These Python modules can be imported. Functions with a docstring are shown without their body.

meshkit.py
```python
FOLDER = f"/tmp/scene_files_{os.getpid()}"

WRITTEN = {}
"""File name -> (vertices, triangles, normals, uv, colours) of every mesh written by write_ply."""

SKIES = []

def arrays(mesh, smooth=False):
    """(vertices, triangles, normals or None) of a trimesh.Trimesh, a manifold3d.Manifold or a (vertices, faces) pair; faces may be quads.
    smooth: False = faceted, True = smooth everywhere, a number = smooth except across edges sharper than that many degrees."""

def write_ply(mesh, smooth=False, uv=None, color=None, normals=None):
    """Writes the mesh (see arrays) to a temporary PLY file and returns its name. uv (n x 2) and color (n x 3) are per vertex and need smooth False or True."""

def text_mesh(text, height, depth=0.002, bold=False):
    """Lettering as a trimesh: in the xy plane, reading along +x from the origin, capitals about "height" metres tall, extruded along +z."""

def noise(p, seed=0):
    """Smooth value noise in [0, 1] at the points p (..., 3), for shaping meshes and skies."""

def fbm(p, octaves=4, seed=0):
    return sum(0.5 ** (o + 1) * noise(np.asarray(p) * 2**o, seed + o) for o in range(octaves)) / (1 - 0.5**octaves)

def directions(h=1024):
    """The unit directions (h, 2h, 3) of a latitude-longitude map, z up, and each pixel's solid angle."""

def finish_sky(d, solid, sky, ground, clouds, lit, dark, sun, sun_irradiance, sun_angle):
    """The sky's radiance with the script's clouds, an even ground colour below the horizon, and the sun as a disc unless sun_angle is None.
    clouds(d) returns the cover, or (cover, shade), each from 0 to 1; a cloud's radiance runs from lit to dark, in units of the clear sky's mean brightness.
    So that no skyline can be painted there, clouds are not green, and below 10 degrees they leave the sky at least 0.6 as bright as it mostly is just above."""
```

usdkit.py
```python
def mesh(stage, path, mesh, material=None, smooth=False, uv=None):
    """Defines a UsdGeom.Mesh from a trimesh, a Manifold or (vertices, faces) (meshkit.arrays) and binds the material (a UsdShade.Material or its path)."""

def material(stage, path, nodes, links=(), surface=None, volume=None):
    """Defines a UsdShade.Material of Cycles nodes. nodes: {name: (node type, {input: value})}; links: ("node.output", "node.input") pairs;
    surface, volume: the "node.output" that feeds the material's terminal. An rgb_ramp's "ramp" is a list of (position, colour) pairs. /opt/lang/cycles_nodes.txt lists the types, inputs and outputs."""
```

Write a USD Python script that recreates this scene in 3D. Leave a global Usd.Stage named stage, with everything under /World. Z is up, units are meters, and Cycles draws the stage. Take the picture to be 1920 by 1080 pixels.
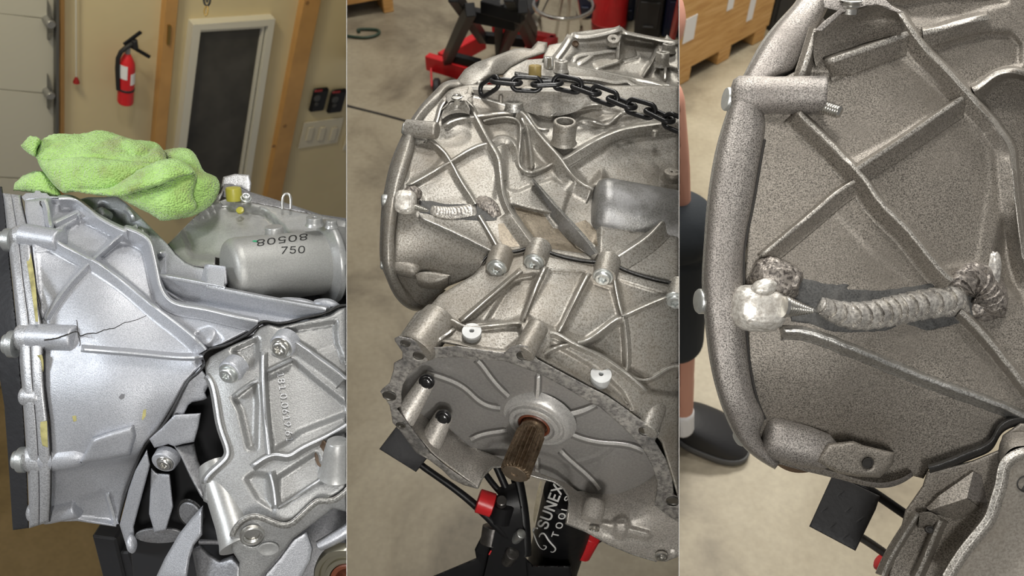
import math, random
import numpy as np, trimesh, shapely, usdkit, meshkit
import manifold3d as m3
from shapely.geometry import Polygon, LineString, Point, box as sbox
from scipy.interpolate import RBFInterpolator
from scipy.spatial import Delaunay
from pxr import Usd, UsdGeom, UsdLux, Sdf, Gf, Vt

stage = Usd.Stage.CreateInMemory()
UsdGeom.SetStageUpAxis(stage, UsdGeom.Tokens.z)
UsdGeom.SetStageMetersPerUnit(stage, 1.0)
UsdGeom.Xform.Define(stage, '/World')

# ---------------------------------------------------------------- camera, sky, lamps, exposure
F = 1500.0                                   # focal length in picture pixels (1920 wide)
CAM = np.array([0.0, 0.0, 2.5])
C45 = math.sqrt(0.5)
RT, UP, FW = np.array([1.0, 0, 0]), np.array([0, C45, C45]), np.array([0, C45, -C45])
cam = UsdGeom.Camera.Define(stage, '/World/camera')
cam.CreateHorizontalApertureAttr(36.0)
cam.CreateVerticalApertureAttr(20.25)
cam.CreateFocalLengthAttr(36.0 * F / 1920)
cam.CreateClippingRangeAttr(Gf.Vec2f(0.05, 100))
cam.CreateFStopAttr(8.0)
cam.CreateFocusDistanceAttr(1.0)
cam.CreateExposureAttr(0.3)
cam.AddTranslateOp().Set(Gf.Vec3d(*CAM))
cam.AddRotateXOp().Set(45.0)

dome = UsdLux.DomeLight.Define(stage, '/World/room_light')
dome.CreateIntensityAttr(0.05)
dome.CreateColorAttr(Gf.Vec3f(1.0, 0.97, 0.93))

def lamp(name, pos, aim, w, h, power, color):
    """A rectangular lamp at pos, shining towards aim."""
    l = UsdLux.RectLight.Define(stage, '/World/' + name)
    l.CreateWidthAttr(w); l.CreateHeightAttr(h)
    l.CreateIntensityAttr(power); l.CreateColorAttr(Gf.Vec3f(*color))
    z = np.asarray(pos, float) - np.asarray(aim, float); z /= np.linalg.norm(z)
    x = np.cross([0, 1, 0.001], z); x /= np.linalg.norm(x); y = np.cross(z, x)
    l.AddTransformOp().Set(Gf.Matrix4d(*x, 0, *y, 0, *z, 0, *pos, 1))
LAMPS = [
    ('garage_lamp', (-1.55, 0.1, 2.9), (-0.6, 0.8, 1.75), 0.4, 0.3, 33.0, (0.90, 0.95, 1.0)),
    ('garage_lamp_001', (-1.3, 2.0, 3.4), (-2.0, 4.0, 1.6), 0.5, 0.5, 50.0, (1.0, 0.88, 0.60)),
    ('workshop_lamp', (0.15, 2.2, 3.9), (0.05, 0.9, 1.8), 0.8, 0.4, 25.0, (1.0, 0.98, 0.94)),
    ('workshop_lamp_001', (0.05, -0.9, 2.9), (0.05, 0.9, 1.6), 0.35, 0.35, 44.0, (1.0, 0.98, 0.94)),  # added front fill, brightens the covers and ring
    ('work_light', (0.0, -0.15, 1.95), (0.05, 0.9, 1.65), 0.09, 0.09, 95.0, (1.0, 0.97, 0.92)),  # added fill below the view, brightens the bellhousing interior
    ('workshop_lamp_002', (0.4, 4.4, 3.9), (0.4, 3.8, 0.0), 1.2, 0.6, 42.0, (1.0, 0.96, 0.88)),
    ('workshop_lamp_003', (0.10, 1.2, 4.0), (0.45, 0.8, 1.8), 0.35, 0.3, 74.0, (1.0, 0.97, 0.92)),
    ('workshop_lamp_004', (1.2, 2.0, 3.4), (0.45, 0.8, 1.8), 0.4, 0.3, 40.0, (1.0, 0.97, 0.92)),
    ('workshop_lamp_005', (1.7, 4.2, 3.9), (1.6, 3.6, 0.0), 1.2, 0.6, 40.0, (1.0, 0.95, 0.84)),
]
for a in LAMPS:
    lamp(*a)

# ---------------------------------------------------------------- helpers: camera rays, naming, meshes
rng = np.random.default_rng(7)
BAYS = {1: (-1e4, 649.6), 2: (650.4, 1272.8), 3: (1273.6, 1e5)}
BAY = [3]

def P(px, py, h=0.0, base=1.0):
    """Points seen at pixel (px, py) whose distance along the view axis is base - h centimetres."""
    px, py, h = np.broadcast_arrays(*map(lambda a: np.asarray(a, float), (px, py, h)))
    z = base - h / 100.0
    return CAM + z[..., None] * FW + ((px - 960) / F * z)[..., None] * RT - ((py - 540) / F * z)[..., None] * UP

def pix(v):
    d = np.asarray(v) - CAM
    z = np.maximum(d @ FW, 1e-6)
    return 960 + F * (d @ RT) / z, 540 - F * (d @ UP) / z

def fl(px, py, zf=0.0):
    """The floor point under pixel (px, py)."""
    d = FW + (px - 960) / F * RT - (py - 540) / F * UP
    return CAM + d * (zf - CAM[2]) / d[2]

def zm(x0, y0, s):
    """Reads points off an enlargement of the photograph."""
    def f(*pts):
        return [(x0 + p[0] / s, y0 + p[1] / s, *p[2:]) for p in pts]
    return f

used = {}
def numbered(parent, name):
    k = used.setdefault((parent, name), 0); used[(parent, name)] += 1
    return name if k == 0 else f'{name}_{k:03d}'

class Thing:
    pass

def tagp(prim, label=None, cat=None, group=None, kind=None):
    for k, v in (('label', label), ('category', cat), ('group', group), ('kind', kind)):
        if v:
            prim.SetCustomDataByKey(k, v)

def thing(name, label, cat, origin=(0, 0, 0), group=None, kind=None):
    t = Thing(); t.o = np.asarray(origin, float)
    t.path = '/World/' + numbered('/World', name)
    x = UsdGeom.Xform.Define(stage, t.path); x.AddTranslateOp().Set(Gf.Vec3d(*t.o))
    t.prim = x.GetPrim(); tagp(t.prim, label, cat, group, kind)
    return t

def clip(m):
    """Ends a mesh at the partitions of its bay."""
    lo, hi = BAYS[BAY[0]]
    x, _ = pix(m.vertices)
    if x.min() >= lo and x.max() <= hi:
        return m
    for c, s in ((lo, 1), (hi, -1)):
        if abs(c) >= 1e4 or (x.min() >= lo if s > 0 else x.max() <= hi):
            continue
        n = (RT - (c - 960) / F * FW) * s
        n /= np.linalg.norm(n)
        done = None
        if m.is_watertight:
            mm = m3.Manifold(m3.Mesh(np.asarray(m.vertices, np.float32), np.asarray(m.faces, np.uint32)))
            if mm.status() == m3.Error.NoError and mm.num_tri() > 0:
                q = mm.trim_by_plane(tuple(n), float(n @ CAM)).to_mesh()
                done = trimesh.Trimesh(q.vert_properties[:, :3], q.tri_verts, process=False)
        if done is None:
            done = trimesh.intersections.slice_mesh_plane(m, n, CAM, cap=False)
        m = done
        if len(m.faces) == 0:
            return None
        x, _ = pix(m.vertices)
    return m

def part(t, name, m, mat, smooth=40, label=None, kind=None, cut=True, under=None):
    """One mesh prim under a thing (or under one of its parts), or at the top when t is None."""
    if isinstance(m, (list, tuple)) and len(m) and isinstance(m[0], trimesh.Trimesh):
        m = trimesh.util.concatenate(m)
    m = m.copy()
    if cut:
        m = clip(m)
        if m is None:
            return None
    par = under or (t.path if t else '/World')
    path = par + '/' + numbered(par, name)
    o = t.o if t else np.zeros(3)
    m.vertices = m.vertices - o
    p = usdkit.mesh(stage, path, m, mat, smooth=smooth)
    p.CreateDoubleSidedAttr(True)
    tagp(p.GetPrim(), label, None, None, kind)
    return path

def single(name, m, mat, label, cat=None, group=None, kind=None, smooth=40, cut=True):
    """A thing that is one mesh, with its origin at its base."""
    m = m.copy()
    if cut:
        m = clip(m)
    o = np.array([*m.bounds.mean(0)[:2], m.bounds[0][2]])
    path = '/World/' + numbered('/World', name)
    m.vertices = m.vertices - o
    p = usdkit.mesh(stage, path, m, mat, smooth=smooth)
    p.CreateDoubleSidedAttr(True)
    UsdGeom.Xformable(p).AddTranslateOp().Set(Gf.Vec3d(*o))
    tagp(p.GetPrim(), label, cat, group, kind)
    return path

def TM(v, f):
    return trimesh.Trimesh(np.asarray(v, float), np.asarray(f, int), process=False)

# ---------------------------------------------------------------- helpers: relief surfaces
class Surf:
    """Height towards the viewer in centimetres over the picture plane: a thin-plate sheet through points plus relief."""
    def __init__(self, pts, smoothing=0.0):
        p = np.asarray(pts, float)
        self.r = RBFInterpolator(p[:, :2] / 300, p[:, 2], kernel='thin_plate_spline', smoothing=smoothing)
        self.extra = []
    def __call__(self, x, y):
        x, y = np.asarray(x, float), np.asarray(y, float)
        q = np.stack([x.ravel(), y.ravel()], 1)
        h = self.r(q / 300)
        for f in self.extra:
            h = h + f(q)
        return h.reshape(x.shape)
    def region(self, poly, dh, soft=8):
        """Raises (or sinks) the inside of an outline by dh with a rounded flank soft pixels wide."""
        g = Polygon(poly).buffer(0); b = g.boundary
        def f(q):
            pts = shapely.points(q)
            d = shapely.distance(pts, b) * np.where(shapely.contains_xy(g, q[:, 0], q[:, 1]), 1, -1)
            t = np.clip(d / soft + 0.5, 0, 1)
            return dh * t * t * (3 - 2 * t)
        self.extra.append(f); return self
    def blob(self, cx, cy, rx, ry, dh, ang=0, p=2.0):
        c, s = math.cos(math.radians(ang)), math.sin(math.radians(ang))
        def f(q):
            u, v = q[:, 0] - cx, q[:, 1] - cy
            a = np.sqrt(((u * c + v * s) / rx) ** 2 + ((-u * s + v * c) / ry) ** 2)
            return dh * np.clip(1 - a ** p, 0, 1)
        self.extra.append(f); return self
    def ridge(self, path, w, dh):
        ls = LineString([p[:2] for p in path])
        def f(q):
            d = shapely.distance(shapely.points(q), ls)
            return dh * np.exp(-(d / w) ** 2)
        self.extra.append(f); return self

def hval(S, x, y):
    return S(x, y) if callable(S) else np.full(np.shape(x), float(S))

def dens(pts, step, closed=False):
    p = np.asarray([q[:2] for q in pts], float)
    ls = LineString(np.vstack([p, p[:1]]) if closed else p)
    n = max(2, int(ls.length / step) + 1)
    return np.array([ls.interpolate(t, normalized=True).coords[0] for t in np.linspace(0, 1, n)])

def spline(pts, step=5.0):
    """A smooth curve through points of any dimension."""
    p = np.asarray(pts, float)
    if len(p) < 3:
        n = max(2, int(np.linalg.norm(p[-1, :2] - p[0, :2]) / step))
        return p[0] + (p[-1] - p[0]) * np.linspace(0, 1, n)[:, None]
    d = np.maximum(np.linalg.norm(np.diff(p[:, :2], axis=0), axis=1), 1e-3) ** 0.5
    u = np.r_[0, np.cumsum(d)]
    from scipy.interpolate import PchipInterpolator, CubicSpline
    c = CubicSpline(u, p) if len(p) > 2 else None
    n = max(3, int(np.linalg.norm(np.diff(p[:, :2], axis=0), axis=1).sum() / step))
    return c(np.linspace(0, u[-1], n))

def smoothpoly(pts, step=6):
    p = np.asarray([q[:2] for q in pts], float)
    q = spline(np.vstack([p, p[:1]]), step)
    return q[:-1]

def patch(poly, S, back=4.0, r=6.0, rh=0.35, step=8.0, holes=(), base=1.0, cut=True):
    """A solid plate with this outline whose front follows S; its rim is rounded."""
    g = Polygon([p[:2] for p in poly], [[p[:2] for p in h] for h in holes]).buffer(0)
    if cut and base == 1.0:
        lo, hi = BAYS[BAY[0]]
        g = g.intersection(sbox(max(lo, -900), -900, min(hi, 2900), 2000))
    if g.geom_type != 'Polygon':
        g = max(g.geoms, key=lambda a: a.area)
    g = g.simplify(0.3)
    P2 = []
    def ring(rg, st):
        n = max(6, int(rg.length / st))
        return np.array([rg.interpolate(t, normalized=True).coords[0] for t in np.arange(n) / n])
    def around(gg, st):
        for one in getattr(gg, 'geoms', [gg]):
            if one.is_empty:
                continue
            for rg in (one.exterior, *one.interiors):
                c = np.array(rg.coords)[:-1]
                P2.append(ring(rg, st))
                if gg is g:
                    P2.append(c)
    bs = min(step, 5.0)
    around(g, bs)
    if r > 0:
        for k in (0.18, 0.5, 1.0):
            around(g.buffer(-r * k), bs if k < 1 else step)
    inner = g.buffer(-(r + step * 0.6))
    if not inner.is_empty:
        x0, y0, x1, y1 = inner.bounds
        gx, gy = np.meshgrid(np.arange(x0, x1 + step, step), np.arange(y0, y1 + step, step * 0.87))
        gx[1::2] += step / 2
        ok = shapely.contains_xy(inner, gx, gy)
        P2.append(np.stack([gx[ok], gy[ok]], 1))
    q = np.vstack(P2)
    q = q[np.unique(np.round(q, 1), axis=0, return_index=True)[1]]
    tri = Delaunay(q).simplices
    cen = q[tri].mean(1)
    a = q[tri]
    area = (a[:, 1, 0] - a[:, 0, 0]) * (a[:, 2, 1] - a[:, 0, 1]) - (a[:, 1, 1] - a[:, 0, 1]) * (a[:, 2, 0] - a[:, 0, 0])
    keep = shapely.contains_xy(g, cen[:, 0], cen[:, 1]) & (abs(area) > 1e-3)
    tri, area = tri[keep], area[keep]
    tri[area > 0] = tri[area > 0][:, ::-1]
    usedv, inv = np.unique(tri, return_inverse=True)
    q, tri = q[usedv], inv.reshape(-1, 3)
    h = hval(S, q[:, 0], q[:, 1])
    if r > 0:
        d = np.clip(shapely.distance(shapely.points(q), g.boundary) / r, 0, 1)
        h = h - rh * (1 - np.sqrt(np.clip(1 - (1 - d) ** 2, 0, 1)))
    v = np.vstack([P(q[:, 0], q[:, 1], h, base), P(q[:, 0], q[:, 1], h - back, base)])
    n = len(q)
    e = np.vstack([tri[:, [0, 1]], tri[:, [1, 2]], tri[:, [2, 0]]])
    key = {(i, j) for i, j in e}
    be = np.array([(i, j) for i, j in e if (j, i) not in key])
    side = np.vstack([np.c_[be[:, 1], be[:, 0], be[:, 0] + n], np.c_[be[:, 1], be[:, 0] + n, be[:, 1] + n]])
    return TM(v, np.vstack([tri, tri[:, ::-1] + n, side]))

def grid_solid(A, thick_pts):
    """Front grid A (n, m, 3) and back grid -> a closed shell."""
    n, m = A.shape[:2]
    idx = np.arange(n * m).reshape(n, m)
    f = np.vstack([np.c_[idx[:-1, :-1].ravel(), idx[1:, :-1].ravel(), idx[1:, 1:].ravel()],
                   np.c_[idx[:-1, :-1].ravel(), idx[1:, 1:].ravel(), idx[:-1, 1:].ravel()]])
    N = n * m
    b = np.concatenate([idx[0, :], idx[1:, -1], idx[-1, -2::-1], idx[-2:0:-1, 0]])
    b2 = np.roll(b, -1)
    side = np.vstack([np.c_[b, b2, b2 + N], np.c_[b, b2 + N, b + N]])
    t = TM(np.vstack([A.reshape(-1, 3), thick_pts.reshape(-1, 3)]), np.vstack([f, f[:, ::-1] + N, side]))
    t.fix_normals()
    return t

def loft(lines, n=40, sub=6, back=3.0, smooth=True, base=1.0, noise=0.0):
    """A shell through lines of (px, py, h)."""
    L = []
    for l in lines:
        s = spline(l, 3.0) if (smooth and len(l) > 2) else np.asarray(l, float)
        d = np.r_[0, np.cumsum(np.linalg.norm(np.diff(s[:, :2], axis=0), axis=1))]
        u = np.linspace(0, d[-1], n)
        L.append(np.stack([np.interp(u, d, s[:, k]) for k in range(3)], 1))
    L = np.stack(L)                                    # lines, n, 3
    if len(L) > 2 and sub > 1:
        from scipy.interpolate import PchipInterpolator
        k = np.arange(len(L))
        L = PchipInterpolator(k, L, axis=0)(np.linspace(0, len(L) - 1, (len(L) - 1) * sub + 1))
    if noise:
        L[..., 2] += noise * (meshkit.fbm(np.dstack([L[..., 0] / 40, L[..., 1] / 40, L[..., 0] * 0]), 3) - 0.5)
    A = P(L[..., 0], L[..., 1], L[..., 2], base)
    return grid_solid(A, P(L[..., 0], L[..., 1], L[..., 2] - back, base))

def rib(path, S, wl=6, wt=5, wr=6, h=1.0, e=(6, 6), hs=None, smooth=True, sink=0.4, wob=0.0, crest=False):
    """A cast rib along a pixel path on surface S: left flank, crest and right flank widths in pixels, height in centimetres."""
    p = spline([q[:2] for q in path], 5.0) if smooth else dens(path, 5.0)
    d = np.gradient(p, axis=0); d /= np.maximum(np.linalg.norm(d, axis=1, keepdims=True), 1e-9)
    nr = np.stack([-d[:, 1], d[:, 0]], 1)
    s = np.r_[0, np.cumsum(np.linalg.norm(np.diff(p, axis=0), axis=1))]
    sc = np.ones(len(p))
    if e[0]: sc = np.minimum(sc, np.sqrt(np.clip(s / e[0], 0, 1)))
    if e[1]: sc = np.minimum(sc, np.sqrt(np.clip((s[-1] - s) / e[1], 0, 1)))
    hh = np.interp(s / s[-1], np.linspace(0, 1, len(hs)), hs) if hs is not None else np.full(len(p), h)
    a = wt / 2
    prof = [(-a - wl, -sink), (-a - wl * .97, .0), (-a - wl * .86, .03), (-a - wl * .70, .14), (-a - wl * .14, .80), (-a - wl * .03, .93), (-a * .6, 1.0), (a * .6, 1.0),
            (a + wr * .03, .93), (a + wr * .14, .80), (a + wr * .70, .14), (a + wr * .86, .03), (a + wr * .97, .0), (a + wr, -sink)]
    if crest:
        prof = [(-a * 1.0 - wl * .05, .90), (-a * .75, 1.0), (a * .75, 1.0), (a * 1.0 + wr * .05, .90)]
    T = np.array([q[0] for q in prof]); Hh = np.array([q[1] for q in prof])
    if wob:
        T = T[None, :] + wob * 2 * (meshkit.noise(np.stack([s / 9, s * 0, s * 0 + 3], 1)) - 0.5)[:, None]
    X = p[:, None, 0] + nr[:, None, 0] * T
    Y = p[:, None, 1] + nr[:, None, 1] * T
    Hb = hval(S, X, Y)
    Z = Hb + np.where(Hh < 0, Hh, Hh * (sc * hh)[:, None])
    if wob:
        Z = Z + wob * 0.06 * (meshkit.noise(np.dstack([X / 7, Y / 7, X * 0])) - 0.5) * (Hh > 0.5)
    if crest:
        return grid_solid(P(X, Y, Z + .035), P(X, Y, Z - .12))
    return grid_solid(P(X, Y, Z), P(X, Y, np.minimum(Z, Hb) - sink - 0.5))

def axes(a):
    """World axis from camera-frame numbers (right, up, towards the viewer), with two perpendiculars."""
    w = a[0] * RT + a[1] * UP - a[2] * FW
    w = w / np.linalg.norm(w)
    u = np.cross(w, FW if abs(w @ FW) < 0.9 else UP); u /= np.linalg.norm(u)
    return u, np.cross(w, u), w

def lathe(o, fr, prof, n=32, start=0.0, sq=1.0):
    """Turned body. prof rows: (radius, along[, lobes, depth]) in metres."""
    u, v, w = fr
    th = start + np.arange(n) * 2 * math.pi / n
    V, rows = [], []
    for q in prof:
        r = np.full(n, float(q[0]))
        if len(q) > 2:
            r = r * (1 + q[3] * np.cos(q[2] * th))
        V.append(o + r[:, None] * (np.cos(th)[:, None] * u + sq * np.sin(th)[:, None] * v) + q[1] * w)
    V = np.vstack(V); k = len(prof)
    i = np.arange(n); j = (i + 1) % n; f = []
    for a in range(k - 1):
        A, B = a * n, (a + 1) * n
        f += [np.c_[A + i, A + j, B + j], np.c_[A + i, B + j, B + i]]
    c0, c1 = len(V), len(V) + 1
    V = np.vstack([V, V[:n].mean(0), V[(k - 1) * n:k * n].mean(0)])
    f += [np.c_[np.full(n, c0), j, i], np.c_[np.full(n, c1), (k - 1) * n + i, (k - 1) * n + j]]
    return TM(V, np.vstack(f))

PX = 1 / F
def cyl(c, ax, prof, n=32, base=1.0, sq=1.0):
    """A lathe standing at pixel c = (px, py, h); profile in pixels."""
    k = (base - c[2] / 100) / F
    return lathe(P(c[0], c[1], c[2], base), axes(ax), [(q[0] * k, q[1] * k, *q[2:]) for q in prof], n, sq=sq)

def boss(c, ax, r, L, bore=0, depth=8, fil=4, n=36, ch=1.5):
    """A cast boss: filleted foot, chamfered top, optional bore."""
    p = [(r + fil, -2), (r + fil * .5, fil * .25), (r + fil * .12, fil), (r, fil * 1.6), (r, L - ch), (r - ch * .3, L - ch * .3), (r - ch, L)]
    if bore:
        p += [(bore + 1.2, L), (bore, L - 1.2), (bore, L - depth), (0.01, L - depth - 1)]
    else:
        p += [(r * .5, L + .2)]
    return cyl(c, ax, p, n)

def bolt(c, ax, r, L=8, washer=1.25, torx=True, n=42):
    p = [(r * washer, -2), (r * washer, r * .14), (r * washer - 1, r * .24), (r * 1.0, r * .26), (r, L - r * .25), (r * .93, L - r * .08), (r * .82, L)]
    if torx:
        p += [(r * .56, L), (r * .50, L - .6, 6, .16), (r * .50, L - r * .5, 6, .16), (.01, L - r * .55)]
    return cyl(c, ax, p, n)

def tube(path, r, n=10, base=1.0, closed=False, step=4.0, smooth=True):
    """A round bar along (px, py, h) points; r in pixels (number or list)."""
    p = np.asarray(path, float)
    if closed: p = np.vstack([p, p[:1]])
    s = spline(p, step) if smooth else p
    if closed: s = s[:-1]
    rr = np.interp(np.linspace(0, 1, len(s)), np.linspace(0, 1, len(np.atleast_1d(r))), np.atleast_1d(r)) * (base - s[:, 2] / 100) / F
    return wire(P(s[:, 0], s[:, 1], s[:, 2], base), rr, n, closed)

def wire(W, rr, n=10, closed=False):
    W = np.asarray(W, float); rr = np.broadcast_to(np.asarray(rr, float), len(W))
    d = (np.roll(W, -1, 0) - np.roll(W, 1, 0)) if closed else np.gradient(W, axis=0)
    d /= np.maximum(np.linalg.norm(d, axis=1, keepdims=True), 1e-12)
    u = np.cross(d[0], [0.3, 0.5, 0.8]); u /= np.linalg.norm(u)
    th = np.arange(n) * 2 * math.pi / n; V = []
    for k in range(len(W)):
        u = u - d[k] * (u @ d[k]); u /= np.linalg.norm(u); v = np.cross(d[k], u)
        V.append(W[k] + rr[k] * (np.cos(th)[:, None] * u + np.sin(th)[:, None] * v))
    V = np.vstack(V); K = len(W); i = np.arange(n); j = (i + 1) % n; f = []
    for a in range(K if closed else K - 1):
        A, B = a * n, ((a + 1) % K) * n
        f += [np.c_[A + i, A + j, B + j], np.c_[A + i, B + j, B + i]]
    if not closed:
        c0 = len(V); V = np.vstack([V, W[0], W[-1]])
        f += [np.c_[np.full(n, c0), j, i], np.c_[np.full(n, c0 + 1), (K - 1) * n + i, (K - 1) * n + j]]
    return TM(V, np.vstack(f))

def hexa(a, b, up, depth, height, r=0.004):
    """A bevelled box whose front bottom edge runs from a to b; depth and up are vectors' lengths."""
    a, b = np.asarray(a, float), np.asarray(b, float); up = np.asarray(up, float)
    x = b - a; L = np.linalg.norm(x); x /= L; y = np.cross(up, x)
    m = rbox(L, depth, height, r)
    R = np.stack([x, y, up], 1)
    m.vertices = m.vertices @ R.T + a + x * L / 2 + y * depth / 2 + up * height / 2
    return m

def rbox(lx, ly, lz, r=0.004):
    """A box with bevelled edges."""
    r = min(r, lx * .45, ly * .45, lz * .45)
    h = []
    for sx in (-1, 1):
        for sy in (-1, 1):
            for sz in (-1, 1):
                c = np.array([sx * lx / 2, sy * ly / 2, sz * lz / 2])
                for k in range(3):
                    q = c.copy()
                    for j in range(3):
                        if j != k: q[j] -= r * np.sign(q[j]) * 1.0
                    h.append(q)
    return trimesh.convex.convex_hull(np.array(h))

def bar(a, b, w, h, up=(0, 0, 1), r=0.003):
    """A bevelled bar from a to b."""
    a, b, up = (np.asarray(q, float) for q in (a, b, up))
    d = b - a; L = np.linalg.norm(d); d /= L
    y = np.cross(up, d); y /= np.linalg.norm(y); z = np.cross(d, y)
    m = rbox(L, w, h, r)
    m.vertices = m.vertices @ np.stack([d, y, z], 1).T + (a + b) / 2
    return m

def text_on(S, text, o, dirx, height, thick=0.05, bold=False, squash=1.0, diry=None, lift=0.03):
    """Lettering laid on surface S: o is the pixel of its origin, dirx the writing direction, height the capital height in pixels."""
    m = meshkit.text_mesh(text, 1.0, 0.1, bold)
    m = TM(*trimesh.remesh.subdivide_to_size(m.vertices, m.faces, 0.22))
    v = np.asarray(m.vertices); dx = np.asarray(dirx, float) / np.linalg.norm(dirx)
    dy = np.asarray(diry, float) if diry is not None else np.array([dx[1], -dx[0]])
    q = np.asarray(o, float) + v[:, :1] * height * squash * dx + v[:, 1:2] * height * dy
    h = hval(S, q[:, 0], q[:, 1]) + np.where(v[:, 2] > 0.05, lift + thick, lift - 0.02)
    m = TM(P(q[:, 0], q[:, 1], h), m.faces)
    return m

def lump(c, rx, ry, rz, seed=0, amp=0.25, freq=1.6, sub=4, ang=0, sq=1.0):
    """A rough lump at pixel c with radii in pixels (rz towards the viewer)."""
    s = trimesh.creation.icosphere(sub); v = s.vertices
    d = meshkit.fbm(v * freq + 7 * seed + 20, 4, seed) - 0.5
    v = np.sign(v) * np.abs(v) ** sq
    v = v * (1 + amp * 2 * d)[:, None]
    a = math.radians(ang); k = (1 - c[2] / 100) / F
    x, y = v[:, 0] * rx, v[:, 1] * ry
    x, y = x * math.cos(a) - y * math.sin(a), x * math.sin(a) + y * math.cos(a)
    return TM(P(c[0], c[1], c[2]) + k * (x[:, None] * RT - y[:, None] * UP - (v[:, 2] * rz)[:, None] * FW), s.faces[:, ::-1])

def rib_on(t, path, S, mat, worn, **k):
    """A rib as a part, with a worn crest strip, its colour also carrying edge highlights, as the sub-part."""
    q = part(t, 'rib', rib(path, S, **k), M[mat], smooth=50)
    if q and worn:
        part(t, 'worn_glint_crest', rib(path, S, crest=True, **k), M[worn], smooth=50, under=q)  # bright strip: polish wear plus edge highlights put into the colour

# ---------------------------------------------------------------- materials
LK = '/World/Looks/'
UsdGeom.Scope.Define(stage, '/World/Looks')
def plain(name, col, rough=0.5, metal=0.0, bump=0.0, bscale=200, var=0.0, vscale=6, coat=0.0, spec=0.5):
    n = {'p': ('principled_bsdf', {'base_color': col, 'roughness': rough, 'metallic': metal, 'specular_ior_level': spec, 'coat_weight': coat, 'coat_roughness': 0.15}),
         't': ('texture_coordinate', {})}
    l = []
    if bump:
        n['b'] = ('noise_texture', {'scale': bscale, 'detail': 3}); n['u'] = ('bump', {'strength': bump, 'distance': 0.002})
        l += [('t.object', 'b.vector'), ('b.fac', 'u.height'), ('u.normal', 'p.normal')]
    if var:
        n['v'] = ('noise_texture', {'scale': vscale, 'detail': 5, 'roughness': 0.6})
        n['r'] = ('rgb_ramp', {'ramp': [(0.3, tuple(c * (1 - var) for c in col)), (0.7, tuple(min(1, c * (1 + var)) for c in col))]})
        l += [('t.object', 'v.vector'), ('v.fac', 'r.fac'), ('r.color', 'p.base_color')]
    return usdkit.material(stage, LK + name, n, l, surface='p.BSDF')

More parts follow.
